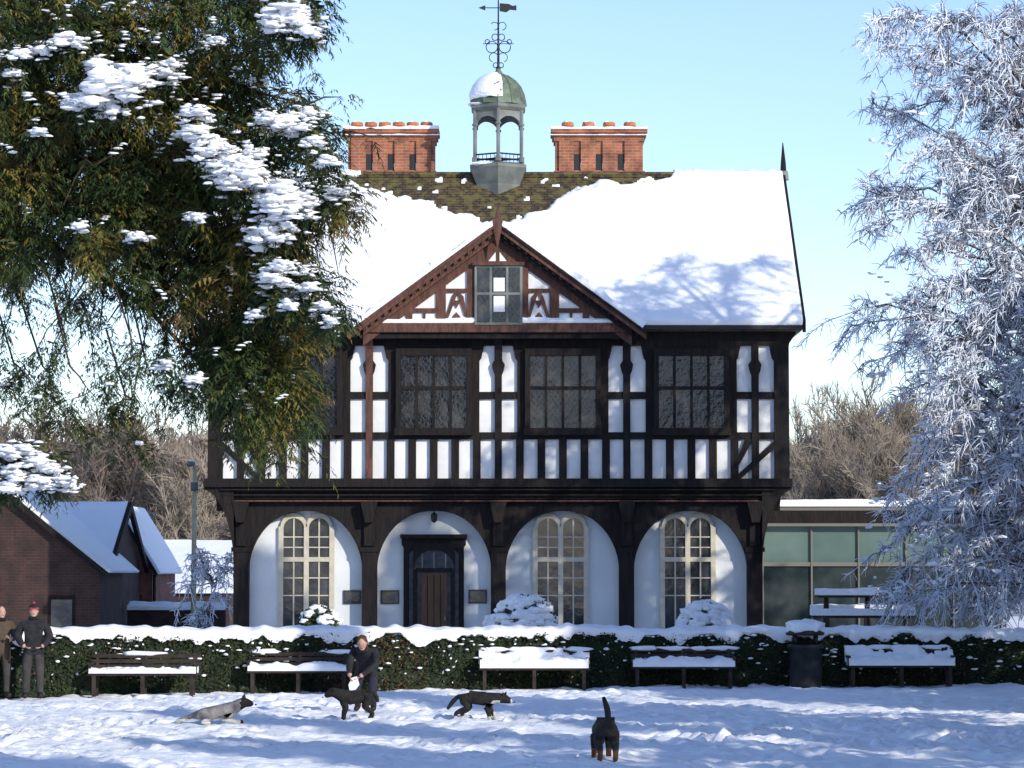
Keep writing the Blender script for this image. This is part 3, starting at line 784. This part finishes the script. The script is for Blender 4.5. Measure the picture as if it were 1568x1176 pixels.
for x,y,Y in tips:
    tp=W(x,y,Y); low=y>430
    st=Vector((trunk.x,trunk.y+(.8 if low else 0),min(15,max(3.5,tp.z+(U(3.0,3.8) if low else U(.2,1.6))))))
    pts=[st.lerp(tp,i/10)+Vector((0,0,(1.2 if low else .5)*sin(pi*i/10)))+rv()*.06 for i in range(11)]
    ct.tube(pts,[.09*(1-i/10)+.010 for i in range(11)],6,4)
    for k in range(22):
        t=U(.45,1); p=curvept(pts,t); clump(p,.25,9,tone(x*t,y))
        if k%2:
            e=p+rv()*.6+Vector((.2,0,-.3)); ct.tube([p,p.lerp(e,.5)+Vector((0,0,.05)),e],[.02,.014,.006],4,4); clump(e,.22,8,tone(x*t,y))
strands=[(10,400,42,455),(0,430,15,560),(20,560,10,600),(105,380,75,640),(135,390,35,600),(95,500,60,620),(140,390,150,560),(160,400,235,700),(205,430,215,690),(190,600,180,640),(240,460,250,610),(285,480,285,620),(300,480,335,590),(175,400,120,470),(230,560,300,610),(110,560,130,655),(75,420,130,470),(320,540,345,640),(60,560,100,650),(200,520,170,600)]
for x0,y0,x1,y1 in strands:
    Y=YT+U(-1.2,.6); a=W(x0,y0,Y); c=W(x1,y1,Y+U(-.3,.3))
    a0=a+Vector((-.3,.3,.9))
    pts=[a0]+[a.lerp(c,i/7)+rv()*.05+Vector((.12*sin(i*.9),0,0)) for i in range(8)]
    ct.tube(pts,[.020-.002*i for i in range(9)],4,4)
    for k in range(46):
        t=.10+.9*R()**.7; p=curvept(pts,t)
        d=Vector((U(-1,1),U(-1,1),-.5)).normalized(); x=R(); spray(p+rv()*.05,d,U(.12,.26),0 if x<.6 else (1 if x<.93 else 2))
    clump(c,.18,26,0,.12,.24); clump(curvept(pts,U(.5,.8)),.16,18,0,.12,.24)
    for k in range(4):
        e=curvept(pts,U(.3,.9)); f_=e+Vector((U(-.4,.4),U(-.2,.2),-U(.2,.5))); ct.tube([e,f_],[.008,.004],3,4); clump(f_,.13,12,0,.1,.2)
    if R()<.5: cs_.blob(tuple(c+Vector((0,-.15,.1))),(U(.04,.09),.08,.03),0,2,.4,3)
for i in range(40):
    x=U(-40,95); y=U(690,745)+abs(x-40)*.25
    clump(W(x,y,YT-1+U(-.5,.5)),.22,18,0)
def snowpile(x,y,r,Y):
    s_=F/Y; n=int(10+r*1.0)
    for k in range(n):
        dx=random.gauss(0,.6)*r; dy=random.gauss(0,.24)*r+abs(dx)*.32
        q=U(.16,.36)*r/s_*max(.35,1-abs(dx)/r*.5)+.018
        cs_.blob(tuple(W(x+dx,y+dy,Y+U(-.3,.25))),(q*U(1.0,2.0),q,q*U(.35,.62)),0,2,.8,2.6)
    for k in range(6):
        q=U(.02,.05)
        for z_ in range(2): cs_.blob(tuple(W(x+U(-1.5,1.5)*r,y+U(-.8,1.2)*r,Y+U(-.1,.5))),(q*U(1,2),q,q*.5),0,1,.8)
for px,py in ((10,690),(35,688),(55,705),(75,715),(20,720),(95,735),(60,735),(10,745)):
    snowpile(px,py,18,YT-1.6)
pts=[Vector((trunk.x,trunk.y,3.6)),W(-60,690,YT-.8),W(20,700,YT-1),W(90,745,YT-1)]; ct.tube(pts,[.1,.06,.035,.01],6,4)
loads=[(178,128,44),(145,152,32),(205,108,30),(120,150,20),(245,108,22),(100,58,22),(150,95,18),(262,95,14),(440,22,34),(470,45,18),(425,40,16),(300,200,24),(325,222,28),(352,245,30),(378,268,32),(405,285,34),(432,295,34),(452,318,26),(420,345,30),(400,362,24),(300,168,20),(440,185,28),(470,172,14),(410,180,16),(432,405,16),(420,425,22),(452,450,18),(470,440,14),(495,470,14),(390,230,18),(500,245,14),(340,260,18),(120,345,12),(210,360,16),(60,200,10),(30,80,14),(20,110,12),(480,215,16),(300,330,12),(372,250,24),(445,300,28),(515,292,14),(250,555,10),(295,580,12),(390,480,12),(465,415,12),(60,75,14),(330,60,12),(440,465,12),(505,490,10),(370,275,26),(350,262,22),(425,312,26)]
for x,y,r in loads:
    Y=YT-1.9+U(-.4,.3); s_=F/Y; rr=r/s_
    clump(W(x,y+r*.4,Y+.25),rr*1.0+.1,46,0)
    snowpile(x,y,r,Y)
for i in range(200):
    x=U(-20,540); y=U(0,690)
    if not inpoly(x,y,polyA): continue
    if x<330 and y>230 and R()<.85: continue
    c0=W(x,y,YT-1.5+U(-.4,.5)); dr=rv()
    for k in range(4):
        q=U(.018,.045); cs_.blob(tuple(c0+Vector((dr.x*.06*k,dr.y*.05*k,-.012*k*k)) ),(q*U(1,1.8),q,q*.45),0,1,.9)
to=ct.obj('conifer_tree',[leafd,leafg,leafy,leafb,bark]); cs_.obj('snow_load',[snow],to,True)

# ------------------------------------------------------------------ frosted tree (right)
ft=MB()
def frosted(mb,tx,ty,h,tipl,nsub,ntw,r0=.28,lenk=1.0,m0=1,m1=0,tr=.0095):
    base=Vector((tx,ty,0))
    mb.tube([base+Vector((.12*sin(i),.1*cos(i*1.7),h*i/8)) for i in range(9)],[r0*(1-i/9)+.01 for i in range(9)],10,m0)
    for tp in tipl:
        tp=Vector(tp); hz=min(h*.90,max(.9,tp.z*.80+U(-.6,1.0))); st=Vector((tx,ty,hz))
        rise=U(.5,1.2)*min(1,h/8); n=9
        pts=[st.lerp(tp,i/n)+Vector((0,0,rise*sin(pi*i/n)))+rv()*.10 for i in range(n+1)]
        mb.tube(pts,[.05*(1-i/n)*min(1,h/8)+.010 for i in range(n+1)],5,m0)
        for k in range(nsub):
            t=U(.12,1.0)**.8; p=curvept(pts,t); ld=(tp-st).normalized()
            d=(ld*.6+rv()*.8+Vector((0,0,.0))).normalized(); L_=U(.5,1.35)*lenk*(1.15-.45*t)
            sp=[p+d*L_*q+Vector((0,0,-.45*L_*q*q))+rv()*.03 for q in (0,.33,.66,1)]
            mb.tube(sp,[tr*2,tr*1.6,tr*1.2,tr*.7],4,m1,False)
            for j in range(ntw):
                b0=curvept(sp,U(.05,1)); e=(d*.45+rv()*.75+Vector((0,0,-.3))).normalized(); l=U(.10,.38)*lenk
                mb.tube([b0,b0+e*l*.55,b0+e*l+Vector((0,0,-.2*l))],[tr*1.2,tr,tr*.5],3,m1,False)
YF=61.5
tip=[(1345,25),(1350,60),(1318,165),(1400,110),(1380,180),(1330,305),(1322,290),(1365,395),(1345,350),(1282,485),(1300,500),(1335,560),(1390,600),(1410,640),(1400,700),(1372,755),(1380,800),(1352,850),(1365,900),(1378,925),(1430,40),(1470,120),(1450,220),(1440,330),(1430,450),(1460,540),(1450,640),(1440,740),(1430,840),(1440,900),(1500,60),(1520,180),(1500,300),(1520,420),(1510,540),(1500,660),(1500,780),(1490,870),(1560,30),(1570,240),(1560,470),(1560,600),(1550,720),(1545,830),(1400,470),(1380,540),(1480,930),(1420,920),(1520,920),(1400,250),(1410,380),(1470,300),(1480,480),(1470,600),(1430,700),(1420,800),(1540,100),(1550,330)]
tl=[W(x,y,YF+U(-2.2,1.6)) for x,y in tip]
tx=W(1625,500,YF).x
for i in range(12): tl.append(Vector((tx+U(1.5,4.5),YF+U(-3,3),U(3,14))))
for i in range(3): tl.append(Vector((tx+U(-2,2.5),YF+U(-2,2),U(14,15.5))))
frosted(ft,tx,YF,15,tl,27,22)
for i in range(420):
    x=U(1330,1568); y=U(60,930)
    if x<1400 and (y<120 or 580<y<740): continue
    c=W(x,y,YF+U(-2,.5))
    ft.blob(tuple(c),(U(.04,.13),U(.04,.10),U(.02,.05)),2,1,.8)
ft.obj('frosted_tree',[frost,frost2,snow])
sb=MB(); q=W(325,940,76)
frosted(sb,q.x,76,2.2,[q+Vector((U(-.9,.7),U(-.7,.7),U(-.3,1.6))) for i in range(12)],12,10,.06,.55)
sb.obj('frosted_shrub',[frost,frost2,snow])
sb=MB(); q=W(1520,925,66)
frosted(sb,q.x,66,2.0,[q+Vector((U(-1.2,1.2),U(-.7,.7),U(-.3,.9))) for i in range(10)],12,10,.06,.5)
sb.obj('frosted_shrub.001',[frost,frost2,snow])

# ------------------------------------------------------------------ distant bare trees
def baretree(name,h,wd,mat,n1=26,tr=.03,seed=1):
    random.seed(seed); mb=MB()
    mb.tube([(0,0,0),(.1,0,h*.3),(0,.1,h*.8)],[h*.02,h*.015,h*.006],6,0)
    for i in range(n1):
        z0=h*U(.12,.55); a=U(0,6.28); el=U(.25,1.4)
        d=Vector((cos(a)*cos(el),sin(a)*cos(el),sin(el)))
        L_=(h-z0)*.60 if el>.9 else wd*.5
        L_*=U(.7,1.05); st=Vector((0,0,z0)); e=st+d*L_
        pts=[st,st.lerp(e,.5)+rv()*.2,e+Vector((0,0,.2))]
        mb.tube(pts,[tr*2.6,tr*1.6,tr],3,0,False)
        for k in range(20):
            p=curvept(pts,U(.2,1)); dd=(d*.8+rv()*.9+Vector((0,0,.45))).normalized(); l=U(.5,1.2)*h/9
            q=p+dd*l; mb.tube([p,q],[tr*1.0,tr*.6],3,0,False)
            for j in range(10):
                b0=p.lerp(q,U(.2,1)); ee=(dd+rv()*.9+Vector((0,0,.2))).normalized()*U(.2,.6)*h/9
                mb.tube([b0,b0+ee],[tr*.6,tr*.3],3,0,False)
    return mb.obj(name,[mat])
dt=empty('distant_trees')
protos=[baretree('wood_tree_a',9.5,7,bare,30,.028,1),baretree('wood_tree_b',8.5,9,bare2,46,.022,2),baretree('wood_tree_c',10.5,7,bare,34,.028,3)]
random.seed(5)
for p in protos: p.parent=dt
for i in range(108):
    row=i%4; o=protos[i%3] if i<3 else bpy.data.objects.new('wood_tree',protos[i%3].data)
    if i>=3: scene.collection.objects.link(o); o.parent=dt
    Y=146+row*14+U(-5,5); x=-62+ (i//4)*4.6+U(-1.5,1.5)
    o.location=(x,Y,0 if row<2 else .5); o.rotation_euler=(0,0,U(0,6)); s_=U(1.0,1.35)*(1 if x<0 else .65); o.scale=(s_*1.05,s_*1.05,s_)
for j,(px,py,Y) in enumerate(((1345,598,112),(1300,625,118),(1395,620,110),(1232,605,120),(1255,690,108),(1215,700,112),(1370,655,104),(1320,665,104),(1430,640,112),(1480,650,112),(1280,690,102),(1345,710,100),(1400,700,102),(1365,605,116),(1325,615,109),(1410,640,118),(1385,600,114),(1300,660,113),(1340,640,101))):
    o=bpy.data.objects.new('park_tree',protos[1 if j!=3 else 2].data); scene.collection.objects.link(o); o.parent=dt
    t=W(px,py,Y); o.location=(t.x,Y,0); s_=t.z/(7.7 if j!=3 else 9.8); o.scale=(s_*(.5 if j==3 else .85),s_*.8,s_); o.rotation_euler=(0,0,j*1.3)

# ------------------------------------------------------------------ park trees beside the camera (out of frame; they shade the lawn)
def everg(name,h,r,seed):
    random.seed(seed); mb=MB()
    mb.tube([(0,0,0),(.1,.05,h*.5),(0,0,h*.97)],[.32,.22,.04],10,0)
    for i in range(70):
        z=h*(.10+.86*i/70); rr=r*(1-(i/70)**1.6)*U(.65,1)+.25; a=i*2.4
        e=Vector((rr*cos(a),rr*sin(a),z-.2*rr)); st=Vector((0,0,z)); pts=[st,st.lerp(e,.5)+Vector((0,0,.15)),e]
        mb.tube(pts,[.06,.04,.015],5,0)
        for k in range(100):
            p=curvept(pts,.15+.85*R())+rv()*U(.1,.5); mb.leaf(p,U(.10,.24),1 if R()<.5 else (2 if R()<.7 else 3),.45)
    return mb.obj(name,[bark,leafd,leafg,snow])
e1=everg('evergreen_tree',13,3.2,21); random.seed(9)
locs=[(12.5,37,1),(16,30,1),(11.5,27,1),(19,38,1),(15.5,42,1.1),(14,19,1),(9.0,17,.95),(24,31,1),(19,23,1),(10.5,8,1),(15,10,1),(25,40,1),(23,18,1),(28,26,1),
      (13.3,47.5,1.26),(14.4,51.5,1.10),(15.2,55.5,.92),(16.0,60,.70),(18.5,46,1.35),(9.6,22.5,.8)]
for i,(x,y,k) in enumerate(locs):
    o=e1 if i==0 else bpy.data.objects.new('evergreen_tree',e1.data)
    if i: scene.collection.objects.link(o)
    s_=k*U(.94,1.04); o.location=(x,y,0); o.scale=(min(s_,1.0),min(s_,1.0),s_); o.rotation_euler=(0,0,U(0,6))

# ------------------------------------------------------------------ people and animals
def skin(name,J,E_,root,mats,mfn,parent,sub=2,fat=1.0):
    names=list(J); idx={n:i for i,n in enumerate(names)}
    me=bpy.data.meshes.new('t'); me.from_pydata([J[n][0] for n in names],[(idx[a],idx[b_]) for a,b_ in E_],[]); me.update()
    o=bpy.data.objects.new('t',me); scene.collection.objects.link(o)
    bpy.context.view_layer.objects.active=o
    md=o.modifiers.new('s','SKIN'); md.use_smooth_shade=True; md.branch_smoothing=.4
    sv=me.skin_vertices[0].data
    for n in names:
        r=J[n][1]; r=r if isinstance(r,tuple) else (r,r)
        sv[idx[n]].radius=(r[0]*fat,r[1]*fat); sv[idx[n]].use_root=(n==root)
    ss=o.modifiers.new('u','SUBSURF'); ss.levels=sub; ss.render_levels=sub
    bpy.context.view_layer.update()
    dg=bpy.context.evaluated_depsgraph_get()
    nm=bpy.data.meshes.new_from_object(o.evaluated_get(dg))
    bpy.data.objects.remove(o)
    nm.name=name
    nm.materials.clear()
    for m in mats: nm.materials.append(m)
    for p in nm.polygons:
        p.material_index=mfn(p.center); p.use_smooth=True
    ob=bpy.data.objects.new(name,nm); scene.collection.objects.link(ob); ob.parent=parent
    return ob
skinm=M('skin',(.50,.30,.23),None); blackc=M('cloth_black',(.012,.012,.016),(.028,.028,.033),8,.9,.3,30)
navy=M('cloth_navy',(.02,.022,.04),(.03,.03,.05),8,.9,.3,30); grey=M('cloth_grey',(.06,.055,.055),(.04,.036,.036),8,.9,.3,30)
tan=M('cloth_olive',(.09,.065,.045),(.06,.045,.03),8,.9,.3,30); bootm=M('boots',(.02,.015,.012),None,1,.6)
redc=M('cloth_red',(.35,.05,.06),None); hairm=M('hair_brown',(.10,.045,.02),(.05,.025,.015),20,.7); whitec=M('paper_white',(.8,.8,.82),None)
def person(name,loc,rot,J,headc,jacket,trouser,hem,hat=None,tilt=0.0,fat=1.0):
    e=empty(name,loc); e.rotation_euler=(0,0,rot)
    E_=[('pel','wai'),('wai','che'),('che','nb'),('nb','nk')]
    for s_ in 'LR': E_+=[('che','sh'+s_),('sh'+s_,'el'+s_),('el'+s_,'wr'+s_),('wr'+s_,'pa'+s_),('pel','hi'+s_),('hi'+s_,'kn'+s_),('kn'+s_,'an'+s_),('an'+s_,'to'+s_)]
    paL=Vector(J['paL'][0]); paR=Vector(J['paR'][0])
    def mf(c):
        if (c-paL).length<.065 or (c-paR).length<.065: return 2
        if c.z<.13: return 3
        if c.z>hem: return 0
        return 1
    skin('body',J,E_,'pel',[jacket,trouser,skinm,bootm],mf,e,2,fat)
    hb=MB()
    for s_,sg in (('L',-1),('R',1)):
        p=Vector(J['pa'+s_][0]); w_=Vector(J['wr'+s_][0]); d=(p-w_).normalized(); sd=Vector((0,1,0)) if abs(d.y)<.8 else Vector((1,0,0))
        sd=(sd-d*sd.dot(d)).normalized(); inn=d.cross(sd)*sg
        for k,l in enumerate((.062,.075,.08,.074)):
            b0=p+d*.03+sd*(.027-.018*k)
            hb.tube([b0,b0+d*l*.5,b0+d*l*.85-inn*.015,b0+d*l-inn*.03],[.0095,.009,.008,.006],6,0)
        b0=p-d*.01+sd*.035; hb.tube([b0,b0+sd*.025+d*.02,b0+sd*.03+d*.055],[.012,.011,.008],6,0)
    hb.obj('hands',[skinm],e,True)
    h=MB()
    h.blob((0,0,0),(.075,.092,.118),0,3,.0); h.blob((0,-.03,-.07),(.052,.062,.05),0,2,.0)
    h.add([(-.014,-.085,-.02),(.014,-.085,-.02),(0,-.115,-.022),(0,-.085,.02)],[(0,1,2),(0,2,3),(1,3,2)],0)
    for sg in (-1,1):
        h.blob((sg*.077,.005,-.005),(.012,.02,.032),0,1,0); h.blob((sg*.03,-.083,.01),(.013,.008,.008),1,1,0)
    h.box(-.022,.022,-.0905,-.08,-.058,-.050,2)
    h.blob((0,.025,.035),(.085,.092,.098),3,3,.06)
    if hat=='bobble':
        h.blob((0,.005,.07),(.09,.10,.075),4,3,.03); h.rev([(.092,.03),(.097,.05),(.092,.07)],0,.0,16,2); h.blob((0,0,.155),(.03,.03,.03),2,2,.2)
    if hat=='long':
        h.blob((0,.045,-.04),(.092,.075,.14),3,3,.1); 
    if hat: 
        h.tube([(0.07*cos(a),.01+.07*sin(a),-.125) for a in [i*pi/6 for i in range(13)]],.035,6,4)
    ho=h.obj('head',[skinm,blackc,redc,hairm,blackc],e,True); ho.location=headc; ho.rotation_euler=(tilt,0,0)
    return e
def standJ():
    J={'pel':((0,.0,.95),(.17,.13)),'wai':((0,0,1.10),(.155,.12)),'che':((0,0,1.30),(.19,.13)),'nb':((0,.01,1.45),.085),'nk':((0,0,1.54),.05)}
    for s_,g in (('L',-1),('R',1)):
        J['sh'+s_]=((g*.20,0,1.40),.08); J['el'+s_]=((g*.27,.03,1.14),.062); J['wr'+s_]=((g*.25,-.07,.92),.045); J['pa'+s_]=((g*.245,-.09,.85),(.035,.022))
        J['hi'+s_]=((g*.10,0,.86),.105); J['kn'+s_]=((g*.12,-.015,.49),.075); J['an'+s_]=((g*.13,.02,.10),.055); J['to'+s_]=((g*.15,-.15,.045),.045)
    return J
J=standJ()
for s_,g_ in (('L',-1),('R',1)):
    J['el'+s_]=((g_*.30,.03,1.16),.075); J['wr'+s_]=((g_*.20,-.16,1.0),.05); J['pa'+s_]=((g_*.14,-.2,.97),(.035,.025))
g=G(54,1069); person('person_standing',(g.x,g.y,0),.15,J,(0,-.015,1.625),blackc,grey,.80,'bobble',0,1.15)
J=standJ(); J['elR']=((.26,-.05,1.14),.062); J['wrR']=((.14,-.24,1.1),.045); J['paR']=((.08,-.28,1.12),(.03,.025))
g=G(4,1068); person('person_standing.001',(g.x,g.y,0),.5,J,(0,-.015,1.60),tan,grey,.72,'long',0,1.12)
J={'pel':((0,.22,.74),(.16,.14)),'wai':((0,.12,.86),(.15,.12)),'che':((0,-.06,.98),(.18,.13)),'nb':((0,-.18,1.06),.085),'nk':((0,-.25,1.10),.05)}
for s_,g_ in (('L',-1),('R',1)):
    J['sh'+s_]=((g_*.19,-.10,1.02),.075); J['el'+s_]=((g_*.23,-.24,.80),.06); J['wr'+s_]=((g_*.12-.08,-.42,.66),.042); J['pa'+s_]=((g_*.08-.1,-.46,.61),(.033,.022))
    J['hi'+s_]=((g_*.10,.20,.68),.1); J['kn'+s_]=((g_*.14,-.06,.42),.072); J['an'+s_]=((g_*.13,.10,.10),.052); J['to'+s_]=((g_*.15,-.06,.045),.045)
g=G(560,1089); pc=person('person_bending',(g.x,g.y,0),-.1,J,(0,-.33,1.17),blackc,navy,.60,'long',.5,1.08)
t=MB(); t.prism([(-.02,.0),(.06,.02),(.10,-.12),(.04,-.2),(-.06,-.22),(-.08,-.12)],-.02,.02,0); o=t.obj('white_bag',[whitec],pc); o.location=(-.12,-.50,.60)
fb=M('fur_black',(.010,.009,.010),(.025,.022,.020),12,.8,.6,40); fw=M('fur_white',(.6,.58,.55),(.45,.43,.4),12,.9,.6,40); fg=M('fur_grey',(.30,.29,.30),(.10,.09,.095),6,.9,.6,40); ftan=M('fur_tan',(.16,.08,.035),(.10,.045,.025),12,.9,.6,40)
def dog(name,loc,rot,ov,mats,mfn,sc=1.0,earm=0,hang=False,fat=1.25):
    J={'hip':((-.27,0,.45),(.105,.11)),'mid':((-.02,0,.44),(.10,.105)),'che':((.22,0,.42),(.115,.135)),'nk':((.36,0,.52),.085),'hd':((.47,0,.60),.08),'mz':((.56,0,.575),.048),'no':((.64,0,.56),.032),
       't1':((-.38,0,.48),.032),'t2':((-.50,0,.38),.035),'t3':((-.58,0,.27),.02)}
    for s_,g_ in (('L',1),('R',-1)):
        J['s'+s_]=((.23,g_*.085,.34),.062); J['e'+s_]=((.18,g_*.095,.25),.045); J['w'+s_]=((.22,g_*.095,.12),.030); J['p'+s_]=((.22,g_*.095,.035),.030); J['q'+s_]=((.27,g_*.095,.028),.028)
        J['h'+s_]=((-.26,g_*.09,.37),.080); J['k'+s_]=((-.17,g_*.105,.26),.055); J['o'+s_]=((-.34,g_*.10,.15),.031); J['f'+s_]=((-.31,g_*.10,.04),.028); J['g'+s_]=((-.26,g_*.10,.028),.028)
    for k_,v in ov.items():
        J[k_]=(v,J[k_][1])
    E_=[('hip','mid'),('mid','che'),('che','nk'),('nk','hd'),('hd','mz'),('mz','no'),('hip','t1'),('t1','t2'),('t2','t3')]
    for s_ in 'LR': E_+=[('che','s'+s_),('s'+s_,'e'+s_),('e'+s_,'w'+s_),('w'+s_,'p'+s_),('p'+s_,'q'+s_),('hip','h'+s_),('h'+s_,'k'+s_),('k'+s_,'o'+s_),('o'+s_,'f'+s_),('f'+s_,'g'+s_)]
    e=empty(name,loc); e.rotation_euler=(0,0,rot); e.scale=(sc,sc,sc)
    skin('body',J,E_,'mid',mats,mfn,e,2,fat)
    hd=Vector(J['hd'][0]); mz=Vector(J['mz'][0]); no=Vector(J['no'][0]); fwd=(mz-hd).normalized(); up=Vector((0,0,1)); up=(up-fwd*up.dot(fwd)).normalized(); sd=fwd.cross(up)
    h=MB()
    for g_ in (-1,1):
        b0=hd+sd*g_*.065+up*.055-fwd*.02
        tipp=b0+(up*.07+sd*g_*.05 if not hang else up*-.07+sd*g_*.06)-fwd*.01
        h.add([b0-fwd*.04,b0+fwd*.04,b0+sd*g_*.03,tipp],[(0,1,3),(1,2,3),(2,0,3)],0)
        h.blob(tuple(hd+fwd*.06+sd*g_*.05+up*.04),(.012,.012,.012),1,1,0)
    h.blob(tuple(no+fwd*.035+up*.01),(.018,.02,.016),1,1,0)
    h.obj('ears_eyes_nose',[mats[earm],iron],e,True)
    return e
g=G(545,1101); dog('dog_black',(g.x,g.y,0),pi+.15,{'t1':(-.36,0,.52),'t2':(-.42,0,.46),'t3':(-.45,0,.34),'hd':(.45,0,.56),'mz':(.53,0,.50),'no':(.60,0,.46)},[fb],lambda c:0,.82,0,True,1.4)
g=G(733,1103)
def colf(c):
    if c.z<.10 or (c.x>.28 and c.z<.42 and c.x<.43) or c.x>.62: return 1
    return 0
dog('border_collie',(g.x,g.y,0),-.15,{'nk':(.36,0,.44),'hd':(.48,0,.44),'mz':(.57,-.01,.40),'no':(.65,-.01,.37),'t2':(-.5,0,.36),'t3':(-.6,0,.22),'wL':(.28,.085,.13),'pL':(.31,.085,.04),'qL':(.36,.085,.025),'oR':(-.42,-.09,.16),'fR':(-.43,-.09,.05),'gR':(-.38,-.09,.025)},[fb,fw],colf,.84,0,False,1.4)
g=G(335,1107)
def gf_(c):
    if c.x>.38: return 0
    if c.z<.10 or (c.x>.2 and c.z<.2): return 2
    return 1
# crouching low in the snow
dog('grey_dog',(g.x,g.y,-.01),.1,{'hip':(-.28,0,.19),'mid':(-.02,0,.21),'che':(.22,0,.23),'nk':(.34,0,.31),'hd':(.44,0,.38),'t1':(-.42,0,.15),'t2':(-.56,.02,.09),'t3':(-.68,.04,.06),'mz':(.53,0,.35),'no':(.60,0,.33),
  'sL':(.22,.11,.18),'sR':(.22,-.11,.18),'eL':(.13,.13,.09),'eR':(.13,-.13,.09),'wL':(.28,.13,.05),'wR':(.28,-.13,.05),'pL':(.38,.12,.04),'pR':(.38,-.12,.04),'qL':(.44,.12,.035),'qR':(.44,-.12,.035),
  'hL':(-.27,.12,.17),'hR':(-.27,-.12,.17),'kL':(-.10,.17,.13),'kR':(-.10,-.17,.13),'oL':(-.26,.17,.05),'oR':(-.26,-.17,.05),'fL':(-.17,.17,.04),'fR':(-.17,-.17,.04),'gL':(-.10,.17,.035),'gR':(-.10,-.17,.035)},[fb,fg,fw],gf_,.94,0,False,1.3)
g=G(924,1163)
def frf(c):
    if c.z<.16: return 1
    if c.x<-.36 and c.z<.36 and c.z>.2: return 1
    return 0
dog('dog_from_behind',(g.x,g.y,0),pi/2+.12,{'t1':(-.38,0,.54),'t2':(-.42,.02,.68),'t3':(-.34,.06,.84),'nk':(.35,0,.38),'hd':(.45,0,.27),'mz':(.52,0,.18),'no':(.57,0,.10),'che':(.22,0,.41)},[fb,ftan],frf,.98,0,True,1.3)

# ------------------------------------------------------------------ light, sky, camera
EL=radians(23); AZ=radians(40)
sd=Vector((sin(AZ)*cos(EL),-cos(AZ)*cos(EL),sin(EL)))
sun=bpy.data.lights.new('sun','SUN'); sun.energy=4.3; sun.angle=radians(.6); sun.color=(1,.93,.80)
so=bpy.data.objects.new('sun',sun); scene.collection.objects.link(so); so.rotation_euler=sd.to_track_quat('Z','Y').to_euler(); so.location=(20,-20,30)
wd=bpy.data.worlds.new('World'); scene.world=wd; wd.use_nodes=True; nt=wd.node_tree
bg=nt.nodes['Background']; sk=nt.nodes.new('ShaderNodeTexSky'); sk.sky_type='NISHITA'; sk.sun_disc=False
sk.sun_elevation=EL; sk.sun_rotation=math.atan2(sd.x,sd.y); sk.air_density=1.0; sk.dust_density=.3; sk.ozone_density=2.8
mx=nt.nodes.new('ShaderNodeMixRGB'); mx.blend_type='MULTIPLY'; mx.inputs[0].default_value=1; mx.inputs[2].default_value=(1.42,1.36,1.50,1)
nt.links.new(sk.outputs[0],mx.inputs[1]); nt.links.new(mx.outputs[0],bg.inputs[0]); bg.inputs[1].default_value=.15
cam=bpy.data.cameras.new('camera'); cam.lens=100; cam.sensor_width=36; cam.clip_start=.5; cam.clip_end=6000
co=bpy.data.objects.new('camera',cam); scene.collection.objects.link(co); co.location=(0,0,CAMZ); co.rotation_euler=(pi/2+TH,0,0)
scene.camera=co
scene.view_settings.view_transform='Standard'; scene.view_settings.look='None'; scene.view_settings.exposure=0
